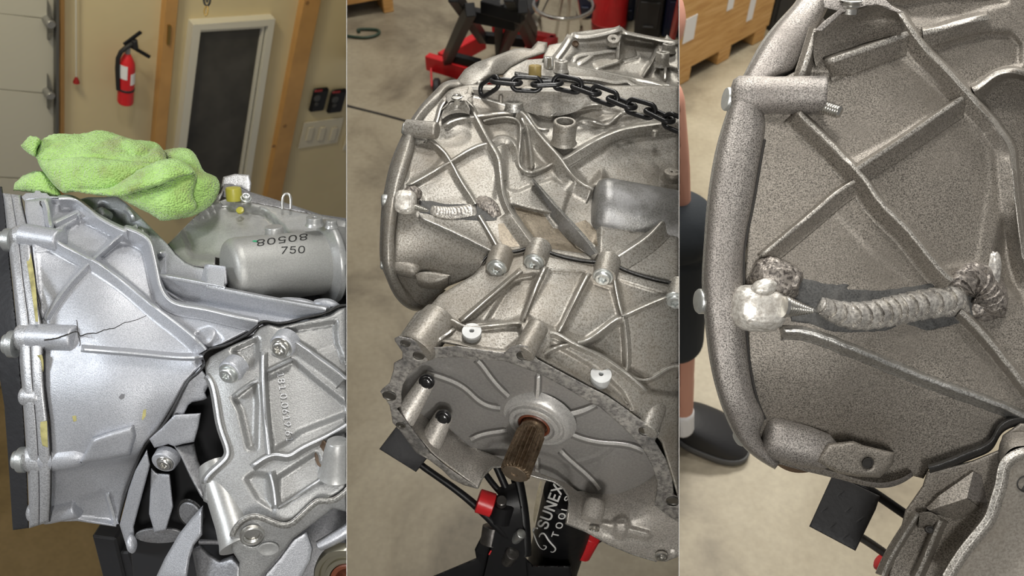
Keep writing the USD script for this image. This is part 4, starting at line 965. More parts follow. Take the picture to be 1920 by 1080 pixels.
# ---- towel
def tw(pts, S, **k): return patch(smoothpoly(t1(*pts), 5), S, **{**dict(back=2.4, r=14, rh=1.6, step=5, cut=False), **k})
pieces = [
    tw([(25, 600), (45, 535), (100, 465), (180, 437), (270, 425), (400, 560), (440, 640), (330, 640)], Surf([(30, 355, -13), (100, 330, -12.4), (60, 330, -12.4), (110, 360, -11.4)])),
    tw([(95, 210), (140, 150), (205, 125), (270, 160), (240, 230), (225, 300), (160, 275)], Surf([(40, 275, -13), (75, 262, -12), (70, 290, -12)]), r=8, rh=.8),
    tw([(1340, 235), (1470, 215), (1570, 232), (1640, 310), (1700, 425), (1790, 470), (1840, 550), (1800, 680), (1650, 790), (1480, 820), (1450, 500), (1380, 330)], Surf([(320, 280, -15), (350, 280, -15.4), (412, 350, -14), (370, 395, -12.4), (370, 340, -11.6), (340, 330, -12)])),
    tw([(230, 230), (290, 140), (400, 98), (600, 100), (740, 68), (880, 82), (1100, 150), (1260, 165), (1335, 230), (1370, 330), (1280, 380), (880, 370), (500, 330), (250, 330)], Surf([(75, 285, -13), (130, 250, -15), (200, 246, -15.6), (300, 270, -15), (315, 300, -12.5), (200, 300, -11.5), (150, 275, -12.4), (250, 285, -12.2)]).ridge(t1((620, 140), (760, 110), (880, 130), (980, 210), (1090, 295), (1180, 270), (1250, 190)), 5, -.9)),
    tw([(210, 170), (250, 305), (500, 288), (880, 325), (1270, 345), (1340, 370), (1100, 500), (900, 600), (780, 620), (560, 600), (470, 612), (400, 570), (300, 450), (240, 350)], Surf([(70, 270, -12), (75, 300, -11.4), (130, 300, -10.4), (290, 305, -10.6), (200, 330, -8.4), (130, 350, -9.2), (200, 358, -8.8)])),
    tw([(930, 640), (1200, 560), (1400, 480), (1560, 420), (1630, 450), (1625, 530), (1600, 640), (1640, 740), (1560, 810), (1330, 860), (1270, 830), (1100, 740)], Surf([(225, 366, -9.6), (300, 350, -8.8), (360, 325, -9.4), (366, 380, -9.6), (305, 412, -9.2), (310, 380, -8.0)])),
    tw([(475, 608), (540, 572), (800, 575), (950, 515), (1270, 348), (1440, 320), (1560, 365), (1620, 445), (1560, 450), (1380, 515), (1200, 585), (960, 645), (800, 638), (600, 612)], Surf([(125, 358, -9), (190, 357, -7.6), (260, 340, -7.4), (310, 318, -7.6), (360, 320, -8.4), (290, 300, -8.8)]), r=12, rh=1.3),
]
for k, m in enumerate(pieces):
    v = m.vertices; n = meshkit.fbm(v * 26 + k, 3, k) - .5
    m.vertices = v + (n * .012)[:, None] * np.array([0, -.3, 1.0]) + ((meshkit.noise(v * 420) - .5) * .0022)[:, None] * (UP - FW)
single('towel', trimesh.util.concatenate(pieces), M['towel'], 'bright green terry towel crumpled on top of the cracked gearbox', 'towel', smooth=70)
# ================================================================ middle bay: the whole gearbox on its jack
BAY[0] = 2
G_ = zm(650, 0, 3.082); H_ = zm(700, 140, 3.086); I_ = zm(960, 140, 3.086); J_ = zm(700, 450, 3.086); K_ = zm(960, 450, 3.086)
L_ = zm(650, 760, 3.374); M_ = zm(920, 760, 3.375)
a_ = zm(720, 140, 7.2); b_ = zm(860, 140, 5.4); c_ = zm(900, 290, 5.4); d_ = zm(990, 40, 5.144); e_ = zm(840, 60, 7.7125); f_ = zm(800, 0, 4.0506); k_ = zm(710, 560, 5.4); j_ = zm(740, 860, 4.908)
g2 = thing('gearbox', 'worn silver cast gearbox with open bellhousing and splined shaft, carried on the black jack', 'gearbox', P(1000, 900, -20))
def hz(S, x, y, d=0.0):
    return float(S(np.array([float(x)]), np.array([float(y)]))[0]) + d
def p2(name, m, mat='cast2', smooth=55, **k):
    return part(g2, name, m, M[mat], smooth=smooth, **k)

# ---- rear case: drum on the left, ribbed top
S2 = Surf([(730, 430, -7), (748, 330, -11), (775, 245, -17), (830, 165, -25), (900, 160, -27), (720, 490, -8), (760, 560, -12), (930, 465, -4), (1000, 468, -4), (1100, 488, -4), (1190, 510, -4), (1275, 530, -4),
           (850, 420, -6.5), (850, 500, -6.5), (900, 300, -14), (1000, 300, -16), (1100, 250, -20), (1270, 250, -21), (1000, 190, -26), (1270, 330, -16), (1275, 160, -28), (1080, 400, -10), (1180, 430, -9)])
def D2(q): return q
S2.region(b_((470, 720), (600, 760), (640, 960), (740, 990), (965, 890)) + c_((1110, 350), (1160, 330), (1200, 760), (1188, 1000), (560, 920), (330, 620), (250, 420)), -1.4, 12)
S2.region(c_((265, 350), (390, 370), (520, 310), (740, 240), (920, 330), (840, 590), (650, 590), (345, 515), (300, 510)), .9, 5)
S2.region(c_((345, 515), (650, 590), (760, 740), (830, 740), (1090, 1010), (560, 915), (300, 560)), -.6, 10)
S2.region(b_((250, 470), (480, 435), (590, 460), (620, 520), (600, 700), (560, 660), (450, 625), (340, 670)), -1.3, 12)
S2.region(b_((640, 560), (650, 800), (640, 930), (690, 970), (740, 960), (720, 700), (680, 520)), -2.2, 12)
S2.region(b_((760, 860), (870, 920), (960, 880), (900, 780), (740, 560), (720, 640)), -1.5, 12)
S2.region(I_((350, 545), (600, 380), (790, 330), (1000, 330), (1000, 800), (700, 900), (520, 560), (440, 650)), -1.3, 14)
S2.region(I_((120, 200), (230, 245), (300, 210), (470, 175), (640, 220), (370, 290), (300, 250), (215, 300), (150, 300)), -1.2, 12)
S2.region(I_((370, 300), (560, 270), (800, 230), (960, 270), (830, 280), (620, 315), (440, 395), (300, 480), (230, 400)), -1.0, 12)
S2.region(H_((330, 560), (650, 420), (720, 560), (700, 720), (590, 730), (480, 560), (420, 520)), -.7, 12)
S2.region(H_((190, 680), (350, 590), (430, 500), (560, 720), (300, 740), (250, 660)), -.5, 10)
S2.region(H_((250, 390), (330, 390), (410, 470), (340, 550), (190, 630), (210, 500)), -.6, 10)
S2.blob(845, 255, 40, 22, -1.0)
case2 = [(760, 262)] + [(775, 240), (800, 205), (838, 168), (880, 158), (1000, 160), (1300, 160), (1300, 540)] + [(1252, 528), (1167, 506), (1141, 493), (1115, 492), (1035, 476), (1012, 466), (996, 466), (960, 473), (933, 472), (910, 488), (895, 515)] + J_((430, 270), (300, 380), (180, 370)) + [(742, 545), (738, 500), (741, 440), (748, 380), (755, 330)]
p2('rear_case', patch(case2, S2, back=8, r=5, rh=.5, step=3.2))
rL = [(860, 150), (845, 152)] + a_((790, 125), (700, 220), (540, 390), (370, 620), (250, 850), (150, 1080)) + [(731, 321), (724, 354), (718, 390), (715, 440), (716, 492), (724, 516), (737, 546), (758, 571), (782, 582), (800, 580)]
rR = [(872, 162), (857, 168)] + a_((900, 190), (760, 380), (560, 650), (440, 790), (420, 960), (380, 1080)) + [(764, 321), (755, 354), (748, 391), (741, 440), (741, 490), (743, 510), (752, 530), (768, 548), (786, 562), (800, 566)]
h2 = [-28, -27, -25.5, -23.5, -20.5, -17, -14.5, -12.6, -10.6, -9, -7.6, -6.8, -7, -8, -9.6, -11.5, -13, -14]
def rl2(t, dh):
    return [((1 - t) * a[0] + t * b[0], (1 - t) * a[1] + t * b[1], h + dh) for a, b, h in zip(rL, rR, h2)]
p2('rim', loft([rl2(-.04, -1.8), rl2(.04, -.3), rl2(.22, .8), rl2(.5, 1.25), rl2(.78, .9), rl2(.95, 0), rl2(1.0, -1.0)], n=120, sub=3, back=3, noise=.1), 'cast2', 70)
p2('rim_edge', loft([rl2(-.10, -1.9), rl2(-.05, -1.2), rl2(.06, -.2)], n=120, sub=2, back=1.5), 'ground', 70)
p2('boss', cyl((767, 241, -15.4), (.93, -.12, .25), [(17, -4), (17, 8), (16.5, 30), (16.5, 52), (15, 56), (13, 57)], 40))
p2('bolt', cyl((759, 241, -16), (-.95, .2, .1), [(11, -5), (11, 3), (9, 5)], 24), 'zinc')
p2('bolt', cyl((719, 376, -8.5), (-.95, 0, .1), [(12, -8), (12, 1), (9, 4)], 24), 'zinc')
p2('bolt', cyl((716, 496, -8.6), (-.95, 0, .1), [(9, -8), (9, 1), (7, 3)], 24), 'zinc')
def r2(path, mat='cast2', **k):
    k['wt'] *= .7
    rib_on(g2, path, S2, mat, 'worn2' if mat == 'cast2' else None, **k)
r2(a_((610, 850), (700, 940), (840, 1080)) + [(862, 334), (880, 362), (892, 382)], wl=3, wt=4, wr=13, h=1.0, e=(4, 0))
r2([(898, 404), (915, 432), (934, 466)], wl=4, wt=4, wr=5, h=.9, e=(0, 0))
r2([(762, 349), (790, 334), (813, 321), (845, 303), (875, 284), (917, 268)], wl=3, wt=4, wr=10, h=.8, e=(6, 0))
r2(b_((110, 300), (165, 400), (240, 540), (320, 690), (385, 800), (420, 930), (435, 1080)) + c_((195, 60), (215, 230), (235, 370), (280, 510), (350, 620), (450, 760), (560, 915)), wl=5, wt=6, wr=10, h=1.6, e=(0, 0))
r2(c_((300, 560), (360, 640), (450, 765), (555, 915)), wl=4, wt=4, wr=26, h=2.0, e=(20, 0))
r2(a_((830, 360), (760, 470), (725, 600), (655, 715)), wl=3, wt=5, wr=5, h=.9, e=(0, 4))
r2(b_((-160, 520), (0, 450), (180, 420), (480, 385), (570, 395)), wl=4, wt=5, wr=9, h=1.2, e=(8, 8))
r2(b_((150, 215), (300, 250), (480, 300)), wl=3, wt=6, wr=18, h=1.1, e=(0, 0))
r2(b_((250, 470), (480, 430), (590, 460), (628, 540), (615, 740), (610, 900), (660, 965), (740, 988), (860, 950), (965, 885)), wl=3, wt=4, wr=6, h=.9, e=(0, 4))
r2(b_((340, 670), (450, 628), (540, 660), (585, 740), (605, 880)), wl=3, wt=4, wr=14, h=.9, e=(0, 10))
r2(b_((640, 440), (690, 560), (720, 720), (740, 960)), wl=5, wt=5, wr=8, h=1.6, e=(0, 4))
r2([(970, 206), (985, 216), (1009, 249), (1051, 296), (1070, 325), (1090, 343), (1112, 354)], wl=5, wt=4, wr=30, h=1.7, e=(0, 0))
r2([(1054, 299), (1103, 270), (1161, 244), (1229, 232), (1290, 222)], wl=4, wt=4, wr=18, h=1.5, e=(0, 0))
r2(I_((350, 300), (470, 270), (540, 290), (580, 270), (620, 230), (720, 210)), wl=4, wt=4, wr=5, h=.7, e=(0, 10))
r2(b_((660, 340), (800, 380), (920, 420), (960, 400), (1000, 370), (1080, 355)) + I_((430, 180), (520, 170)), wl=4, wt=5, wr=6, h=.9, e=(4, 10))
r2(b_((670, 385), (720, 420), (800, 530), (860, 550), (920, 550)), wl=3, wt=4, wr=4, h=.7, e=(4, 4))
r2(H_((260, 822), (480, 920), (690, 1025)), mat='ground', wl=3, wt=4, wr=8, h=1.0, e=(4, 0), wob=.3)
# the upright plate wall with a bright top edge
p2('plate_wall', loft([[(886, 166, -24.4), (960, 168, -23.6), (1085, 171, -23.0), (1130, 174, -23.2)], [(890, 178, -24.8), (975, 206, -23.8), (1030, 218, -23.2), (1090, 204, -23.4)]], sub=6, back=.8), 'cast2', label='flat grey plate wall with bright machined top edge')
p2('plate_edge', loft([[(884, 163, -25.0), (960, 165, -24.2), (1085, 168.5, -23.6), (1130, 171, -23.8)], [(886, 168, -23.9), (960, 170, -23.0), (1085, 173.5, -22.5), (1130, 175.5, -22.8)]], sub=3, back=.8), 'worn2')
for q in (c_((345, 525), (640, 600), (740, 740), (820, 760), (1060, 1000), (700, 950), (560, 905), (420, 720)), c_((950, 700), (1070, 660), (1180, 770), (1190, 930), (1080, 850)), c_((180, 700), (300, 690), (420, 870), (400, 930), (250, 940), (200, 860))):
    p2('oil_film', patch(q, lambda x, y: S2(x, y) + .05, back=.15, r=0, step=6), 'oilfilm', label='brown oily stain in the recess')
# fin with a wide dark flank
p2('fin', loft([c_((540, 240), (680, 400), (850, 590), (1020, 780), (1180, 980))[0:0] + [(996, 331, -11.2), (1026, 364, -9.4), (1057, 399, -7.6), (1089, 434, -5.6), (1120, 474, -3.0)],
                [(998, 338, -12.4), (1018, 385, -11.4), (1040, 425, -9.6), (1066, 450, -7.8), (1106, 480, -4.2)]], sub=6, back=.6), 'starter2')
p2('fin_edge', loft([[(995, 330, -11.4), (1026, 363, -9.6), (1057, 398, -7.8), (1089, 432, -5.9), (1122, 474, -3.2)], [(997, 333, -10.8), (1023, 367, -9.1), (1054, 402, -7.3), (1086, 437, -5.3), (1117, 477, -2.6)]], sub=3, back=.5), 'ground')
p2('boss', boss((1057, 266, -18.2), (.02, .78, .6), 22, 42, 15, 30, 3, 40, 3), 'cast2')
# lugs
SLg = Surf([(840, 185, -21), (857, 180, -21), (880, 170, -22), (878, 190, -20.5), (830, 200, -20)])
lug2 = a_((830, 280), (880, 235), (950, 190), (1020, 190), (1090, 170), (1152, 160)) + b_((110, 110), (90, 180), (150, 215), (110, 235), (95, 250), (160, 330), (130, 320), (70, 265), (10, 265)) + a_((1080, 350), (1000, 345), (900, 355), (830, 440), (770, 480), (780, 460), (860, 375), (835, 330))
p2('lug', patch(lug2, SLg, back=1.6, r=1.5, rh=.1, step=5, holes=[ell(856.5, 181, 9, .62)]), label='flat top lug around a threaded hole')
p2('lug_wall', loft([[(832, 203, -20.6), (847, 191, -20.8), (865, 189, -20.8), (873, 191, -20.6), (882, 204, -20)], [(828, 218, -18.4), (848, 206, -21.2), (865, 206, -21.2), (880, 214, -19)], [(830, 224, -17.6), (850, 213, -19.6), (870, 212, -19.6), (884, 216, -18.4)]], sub=5, back=1))
p2('threaded_hole', cyl((856.5, 181, -21), (0, .8, .6), [(10.5, -1), (10.5, .3), (9, .5), (8.6, -1), (7.6, -2), (8.6, -3), (7.6, -4), (8.6, -5), (7.6, -14), (.1, -15)], 32), 'steel', 30)
p2('boss', boss((964, 205, -23.4), (0, .9, .43), 17, 13, 3, 4, 3, 36, 1), 'ground')
p2('stop_pin', cyl((939, 190, -24), (0, .9, .4), [(4.5, -6), (4.5, 9), (3.5, 12), (1.5, 13)], 18))
# starter cover: a lying cylinder with rounded end
p2('starter_cover', cyl((1118, 392, -12.5), (.965, -.18, -.06), [(6, -10), (40, -9), (54, -4), (60, 6), (62, 18), (63, 100), (64, 200)], 64), 'starter2', 60, label='smooth stained cylinder housing lying on the case')
r2([(1292, 352), (1275, 370), (1245, 409), (1222, 436), (1200, 454), (1154, 484)], wl=30, wt=4, wr=8, hs=[3.5, 3.2, 2.6, 1.6, .6], e=(0, 0))
p2('boss', boss((1258, 334, -14.6), (.03, .8, .6), 15, 14, 2, 3, 5, 32), 'cast2')
p2('stop_pin', cyl((1228, 250, -19), (.03, .8, .6), [(7, -4), (6.5, 4), (5, 6)], 18))
# repair weld
p2('weld_blob', lump((760, 379, -6.2), 21, 22, 21, 3, .1, 1.8, 5, 5, .65), 'blob', 80, label='whitish lump of weld over the lower boss')
p2('burnt_weld', lump((775, 362, -7.6), 17, 13, 14, 5, .2, 1.8, 4, 20), 'burnt', 80)
p2('heat_mark', patch(H_((260, 720), (330, 725), (420, 745), (560, 745), (640, 720), (720, 780), (720, 850), (620, 850), (450, 840), (340, 815), (260, 800)), lambda x, y: S2(x, y) + .1 + .15 * (meshkit.fbm(np.stack([x / 8, y / 8, x * 0], -1), 3) - .5), back=.6, r=4, rh=.3, step=4), 'soot', 60)
p2('weld_bead', bead([(806, 392), (825, 397), (846, 399), (872, 396), (894, 391)], S2, [8, 11, 12, 12, 12], .75, 6.0, .16, .5, 2), 'weld', 70)
p2('stud', cyl((779, 389, -6), (.95, -.25, .15), sum([[(7.5 - .35 * k, k * 2.2), (5.8 - .35 * k, k * 2.2 + 1.1)] for k in range(12)], []), 20), 'steel', 25)
p2('burnt_weld', bead([(893, 386), (908, 381), (922, 390), (932, 408)], S2, [12, 14, 13, 9], .6, 5.0, .14, .5, 6), 'burnt', 70)
# lower boss and pad of the drum
p2('bottom_boss', cyl((735, 496, -9.4), (.95, -.24, .15), [(4, -4), (13, -2), (17, 4), (17, 40), (14, 52), (4, 56)], 36))
p2('pad', loft([[(778, 516, -6.4), (790, 510, -6.2), (846, 516, -6.2)], [(782, 528, -6.6), (815, 528, -6.0), (840, 520, -6)], [(785, 537, -8.2), (815, 543, -8), (840, 538, -8)]], sub=4, back=2))
p2('drum_underside', patch(J_((130, 205), (300, 265), (420, 290), (330, 380), (300, 400), (250, 400), (180, 370), (115, 290)), Surf([(742, 516, -10), (780, 575, -15), (835, 545, -11), (760, 560, -14)]), back=2, r=3, rh=.3, step=6), 'cast3', label='darker oily underside of the drum')  # lower drum surface drawn in the darker casting material
# ---- front cover
S4 = Surf([(907, 490, -4), (1000, 470, -4), (1115, 490, -4), (1275, 530, -4), (820, 641, 4), (907, 661, 5), (1009, 674, 4.6), (1106, 725, 2.6), (1206, 790, -.5), (745, 640, 2.6), (800, 575, 0), (850, 540, -1.5), (1000, 570, 1.8), (1120, 600, 1.4), (1200, 640, .4), (1270, 700, -1.4), (1275, 830, -4)])
cov = [(907, 493)] + [(933, 474), (960, 476), (996, 469), (1012, 469), (1035, 479), (1115, 495), (1141, 496), (1167, 509), (1252, 533), (1300, 536), (1300, 960), (1273, 940), (1240, 830)] + K_((780, 1070), (680, 990), (550, 900), (450, 850), (300, 770), (150, 690)) + [(985, 664), (946, 664), (907, 661), (856, 648), (820, 641), (770, 650)] + [(742, 636)] + J_((160, 545), (245, 420), (330, 380), (380, 320), (580, 200), (625, 150))
S4.region(J_((540, 470), (830, 200), (1000, 200), (860, 470), (700, 485)), -.8, 10)
S4.region(K_((0, 230), (140, 190), (70, 440), (-40, 480), (-150, 470)), -.8, 10)
S4.region(K_((220, 180), (420, 190), (290, 480), (250, 520), (110, 460), (80, 430)), -.9, 10)
S4.region(K_((460, 240), (580, 280), (620, 430), (560, 480), (420, 580), (300, 530)), -.8, 10)
S4.region(K_((610, 230), (900, 320), (650, 440)), -.7, 10)
S4.region(K_((230, 600), (340, 660), (460, 730), (560, 800), (640, 880), (690, 980), (560, 880), (440, 820), (300, 740), (200, 680)), -.8, 8)
S4.region(K_((420, 610), (560, 520), (640, 470), (655, 600), (660, 750), (500, 650)), -2.2, 14)
S4.region(K_((670, 740), (820, 800), (900, 750), (1000, 740), (1000, 900), (800, 880)), -1.2, 14)
S4.region(J_((400, 480), (520, 500), (700, 500), (840, 490), (860, 560), (760, 640), (640, 630), (400, 570)), -.6, 8)
p2('front_cover', patch(cov, S4, back=5, r=5, rh=.5, step=3.6))
def r4(path, mat='cast2', **k):
    k['wt'] *= .75
    rib_on(g2, path, S4, mat, 'worn2', **k)
r4(K_((195, 150), (140, 270), (60, 470)), wl=5, wt=5, wr=5, h=.9, e=(4, 4))
r4(K_((445, 190), (370, 330), (265, 545)), wl=5, wt=5, wr=5, h=1.0, e=(4, 4))
r4(J_((860, 175), (700, 310), (505, 475)), wl=4, wt=4, wr=6, h=.9, e=(4, 4))
r4(K_((590, 200), (610, 320), (640, 440)), wl=4, wt=4, wr=4, h=.8, e=(4, 0))
r4(K_((640, 440), (780, 375), (905, 325)), wl=4, wt=4, wr=6, h=.9, e=(0, 4))
r4(K_((640, 445), (660, 590), (662, 770)), wl=8, wt=4, wr=8, h=1.2, e=(0, 6))
r4(K_((380, 592), (490, 545), (560, 485), (635, 450)), wl=5, wt=4, wr=14, h=1.3, e=(0, 0))
r4(K_((220, 535), (280, 550), (350, 592), (500, 660), (650, 760), (780, 872)), wl=4, wt=5, wr=10, h=1.1, e=(0, 4))
r4(J_((330, 380), (385, 460), (450, 460), (520, 495), (700, 492), (860, 482)), wl=3, wt=4, wr=7, h=.7, e=(0, 4))
r4(J_((360, 590), (470, 510)), wl=4, wt=6, wr=4, h=.7, e=(4, 4))
r4(K_((185, 660), (260, 620), (340, 600)), wl=4, wt=4, wr=6, h=.8, e=(4, 4))
r4(K_((670, 780), (820, 795), (900, 745), (1000, 738)), wl=4, wt=5, wr=6, h=.6, e=(0, 0))
AXB = (-.22, -.62, .72)
for c, L in (((938, 484, -3.6), 30), ((1008, 472, -3.8), 32), ((1138, 498, -3.6), 34), ((1272, 545, -3.8), 30)):
    p2('bolt_boss', cyl(c, AXB, [(25, -12), (24, 4), (22, L - 4), (21, L), (16, L + 1)], 36), label=None)
    kk = (1 - c[2] / 100) / F; tip = np.array(c) + np.array([AXB[0] * L * .96, -AXB[1] * L * .96, AXB[2] * L * kk * 100])
    p2('bolt', bolt(tip, AXB, 15.5, 10, 1.25), 'zinc', 30)
# spacers glued on top
p2('spacer', cyl((885, 628, 3.2), (0, .66, .75), [(17, -4), (18, 4), (18.5, 12), (18, 13), (5, 13), (4, 12), (4, 6), (.1, 5)], 40), 'spacer', 30, label='round aluminium spacer with small centre hole')
p2('spacer', cyl((1125, 712, 1.6), (.03, .66, .75), [(18, -6), (19, 4), (20, 18), (19.4, 19), (5, 19), (4, 18), (4, 8), (.1, 7)], 40), 'spacer', 30, label='round aluminium spacer with small centre hole')
# ---- bellhousing ring
def SR(x, y): return 5 + .0147 * (np.asarray(x, float) - 1000) - .071 * (np.asarray(y, float) - 690)
ringout = k_((160, 400), (200, 380), (330, 400), (430, 460), (560, 490), (640, 485), (780, 480)) + [(856, 648), (907, 656), (946, 661)] + [(958, 650), (975, 645), (990, 650), (1000, 664)] + K_((150, 690), (300, 770), (450, 850), (550, 900), (680, 990)) + [(1180, 772), (1206, 790), (1230, 800), (1237, 812), (1228, 826)] + M_((1110, 340), (1150, 460), (1160, 560), (1190, 580), (1230, 640), (1230, 760), (1190, 740), (1120, 700), (1035, 630))
ringin = M_((1050, 560), (1055, 480), (1020, 380), (960, 270), (840, 140), (690, 10)) + [(1112, 758), (1057, 725), (1009, 700), (960, 682), (946, 677), (894, 674), (856, 670)] + k_((600, 600), (500, 630), (400, 690), (300, 770), (245, 870), (230, 960), (235, 1080)) + L_((320, 20), (380, 100), (460, 205), (530, 300), (640, 390), (740, 460), (830, 520))
ringtail = L_((830, 530), (740, 500), (660, 465), (600, 405), (520, 345), (440, 300), (400, 245)) + L_((330, 150), (290, 110), (285, 70)) + k_((110, 1080), (90, 1050), (15, 940), (40, 910), (110, 850), (150, 720), (155, 650), (240, 600), (240, 540), (165, 430))
RH = [((760, 644), 8.5), ((785, 667), 10), ((981, 667), 11.5), ((1211, 808), 12.5), ((730, 743), 12), ((751, 798), 8), ((1262, 940), 12)]
p2('mating_ring', patch(ringout + ringin + ringtail, SR, back=4.5, r=2.5, rh=.2, step=6, holes=[ell(x, y, r) for (x, y), r in RH]), 'ring2', label='sooty flat mating face of the bellhousing ring')
def rb(c, r, bore, L=40, fl_=(0, 0)):
    p2('bolt_boss', cyl((c[0], c[1], float(SR(c[0], c[1])) - .3), (.42, .72, -.55), [(bore * .9, -3), (r - 2, -3), (r, -1), (r, L * .6), (r * .96, L), (r * .3, L + 4)], 36))
p2('bolt_boss', cyl((784, 650, 3.6), (.48, .70, -.52), [(34, -6), (37, 0), (37, 60), (34, 78), (20, 84)], 44)); rb((982, 662), 22, 10, 66); rb((1212, 806), 22, 11, 60)
for (x, y), r in RH:
    p2('bolt_hole', cyl((x, y, float(SR(x, y))), (-.15, -.72, .68), [(r + 2, -1), (r + 1.4, .5), (r, .9), (r * .92, -1), (r * .8, -2.4), (r * .92, -3.8), (r * .8, -5.2), (r * .92, -6.6), (r * .8, -8), (r * .8, -16), (.1, -17)], 30), 'bore', 30)
# inside: back wall, side wall, floor
def SI(x, y): return SR(x, y) - 10.5
inner_poly = [(748, 700), (800, 660), (900, 655), (1010, 680), (1120, 745), (1215, 830), (1245, 900), (1230, 945), (1150, 935), (1080, 925), (1006, 889), (943, 866), (890, 846), (840, 802), (790, 780), (752, 760)]
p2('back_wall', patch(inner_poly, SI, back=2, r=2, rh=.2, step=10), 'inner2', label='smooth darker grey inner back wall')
junc = [(764, 758), (800, 780), (840, 797), (881, 819), (898, 842), (943, 861), (1006, 885), (1060, 905), (1083, 921), (1110, 920), (1157, 921), (1216, 899), (1240, 880)]
lip = L_((330, 25), (380, 105), (460, 208), (560, 320), (680, 410), (828, 522), (850, 470), (875, 435), (920, 392), (1000, 385)) + M_((60, 385), (130, 402), (250, 442), (400, 482), (460, 525), (490, 570), (498, 620), (478, 748), (600, 795), (750, 878), (900, 940), (1050, 985), (1110, 990), (1180, 960)) + [(1300, 1030), (1300, 960), (1245, 900)]
SF = Surf([(x, y, float(SI(x, y)) - 2.6) for x, y in junc] + [(x, y, float(SR(x, y)) - .3) for x, y in lip] + [(1180, 980, -12.0), (1130, 960, -12.5), (840, 850, -9), (1010, 895, -13)], smoothing=.05)
SF.region(M_((300, 440), (640, 540), (640, 660), (740, 660), (760, 560), (1040, 680), (1180, 720), (1200, 900), (1000, 880), (700, 820), (540, 700), (500, 560)), -.25, 8)
SF.region(M_((760, 740), (800, 710), (840, 700), (870, 720), (880, 770), (1000, 800), (1020, 830), (990, 850), (870, 820), (830, 845), (790, 830), (765, 790), (690, 760), (700, 730)), .95, 6)
SF.region(M_((790, 740), (850, 735), (865, 790), (830, 825), (785, 800)), .7, 4)
SF.region(L_((700, 210), (780, 240), (815, 300), (770, 290), (720, 250)), -.8, 7)
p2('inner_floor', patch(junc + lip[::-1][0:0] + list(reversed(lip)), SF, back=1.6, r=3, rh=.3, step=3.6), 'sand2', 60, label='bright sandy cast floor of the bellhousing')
p2('floor_boss', cyl((1116, 944, -13.6), (.25, .72, -.4), [(20, -32), (20, -8), (18, 4), (10, 8)], 32), 'sand2')
p2('lip_edge', tube([(x, y, float(SR(x, y)) - .2) for x, y in lip[5:22]], 2.2, 8, smooth=False), 'ground', 60)
for c, cap, rr in (((757, 786), (800, 716), 20), ((796, 850), (831, 783), 22)):
    a3, b3 = P(c[0], c[1], float(SR(*c)) - 2.2), P(cap[0], cap[1], float(SI(*cap)) + 3.0)
    ax = (b3 - a3) / np.linalg.norm(b3 - a3); axc = (ax @ RT, ax @ UP, -(ax @ FW)); Lp = np.linalg.norm(b3 - a3) * F
    p2('bolt_column', cyl((c[0], c[1], float(SR(*c)) - 2.2), axc, [(rr * 1.1, 0), (rr, Lp * .4), (rr * .8, Lp * .92), (rr * .7, Lp), (4, Lp + 1)], 32), 'sand2')
    p2('rubber_plug', cyl((cap[0], cap[1] , float(SI(*cap)) + 4.0), (-.1, -.3, .95), [(15, -5), (15, 1), (13, 3), (11, 3.5), (10.5, 6), (8, 8), (3, 8.4)], 30), 'glossblack', 40, label='shiny black rubber plug')
for path in (J_((305, 770), (380, 790), (520, 852), (600, 922), (735, 972)), J_((595, 690), (640, 740), (680, 795), (785, 905)), K_((152, 770), (150, 860), (140, 940)), K_((290, 1012), (390, 990), (475, 958)), M_((510, 180), (600, 215), (720, 237), (830, 245), (970, 290)),
             M_((440, 285), (540, 380), (620, 450), (690, 535)), L_((785, 218), (860, 185), (940, 170), (1015, 158)), M_((460, 62), (560, 45), (665, -5)), M_((290, 330), (292, 440))):
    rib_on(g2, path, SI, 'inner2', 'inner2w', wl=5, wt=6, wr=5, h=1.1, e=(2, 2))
p2('inner_rib', rib(M_((420, 370), (560, 360), (700, 310), (770, 240)), SI, wl=7, wt=2, wr=7, h=.2, e=(20, 20)), 'inner2', 50)
AXS = (-.33, -.66, .675)
hubc = (1006, 786, float(SI(1006, 786)))
p2('hub', cyl(hubc, AXS, [(76, -6), (72, 0), (68, 8), (62, 12), (58, 12.5), (54, 9), (50, 10), (49, 17), (46, 19), (41, 19), (39, 15), (38, 12)], 64), 'inner2r', 40)
p2('seal_ring', cyl(hubc, AXS, [(38, 10), (38, 15), (36, 18), (32, 17), (30, 13), (29, 10)], 48), 'inner2r', 40, label='pale seal ring around the shaft')
p2('shaft_seal', cyl(hubc, AXS, [(31, 10), (31, 17), (29, 19), (26, 17), (25, 12)], 48), 'brownseal', 40, label='brown rubber lip of the shaft seal')
shaft = p2('input_shaft', cyl(hubc, AXS, [(24, 10), (24, 30), (25, 31), (25, 34, 22, .0), (25.5, 36, 22, .07), (26, 70, 22, .07), (26, 121, 22, .07), (24.4, 124, 22, .05), (23, 125), (7, 125), (6, 123), (5, 119), (.1, 118)], 176), 'shaft', 25, label='splined bronze-brown input shaft')
p2('shaft_end', cyl((hubc[0], hubc[1], hubc[2]), AXS, [(8, 124.6), (22.5, 124.6), (22.5, 126), (21.5, 126.6), (8, 126.6), (6.5, 126), (6, 121)], 60), 'shaftend', 30, label='turned end face of the shaft with a centre hole')
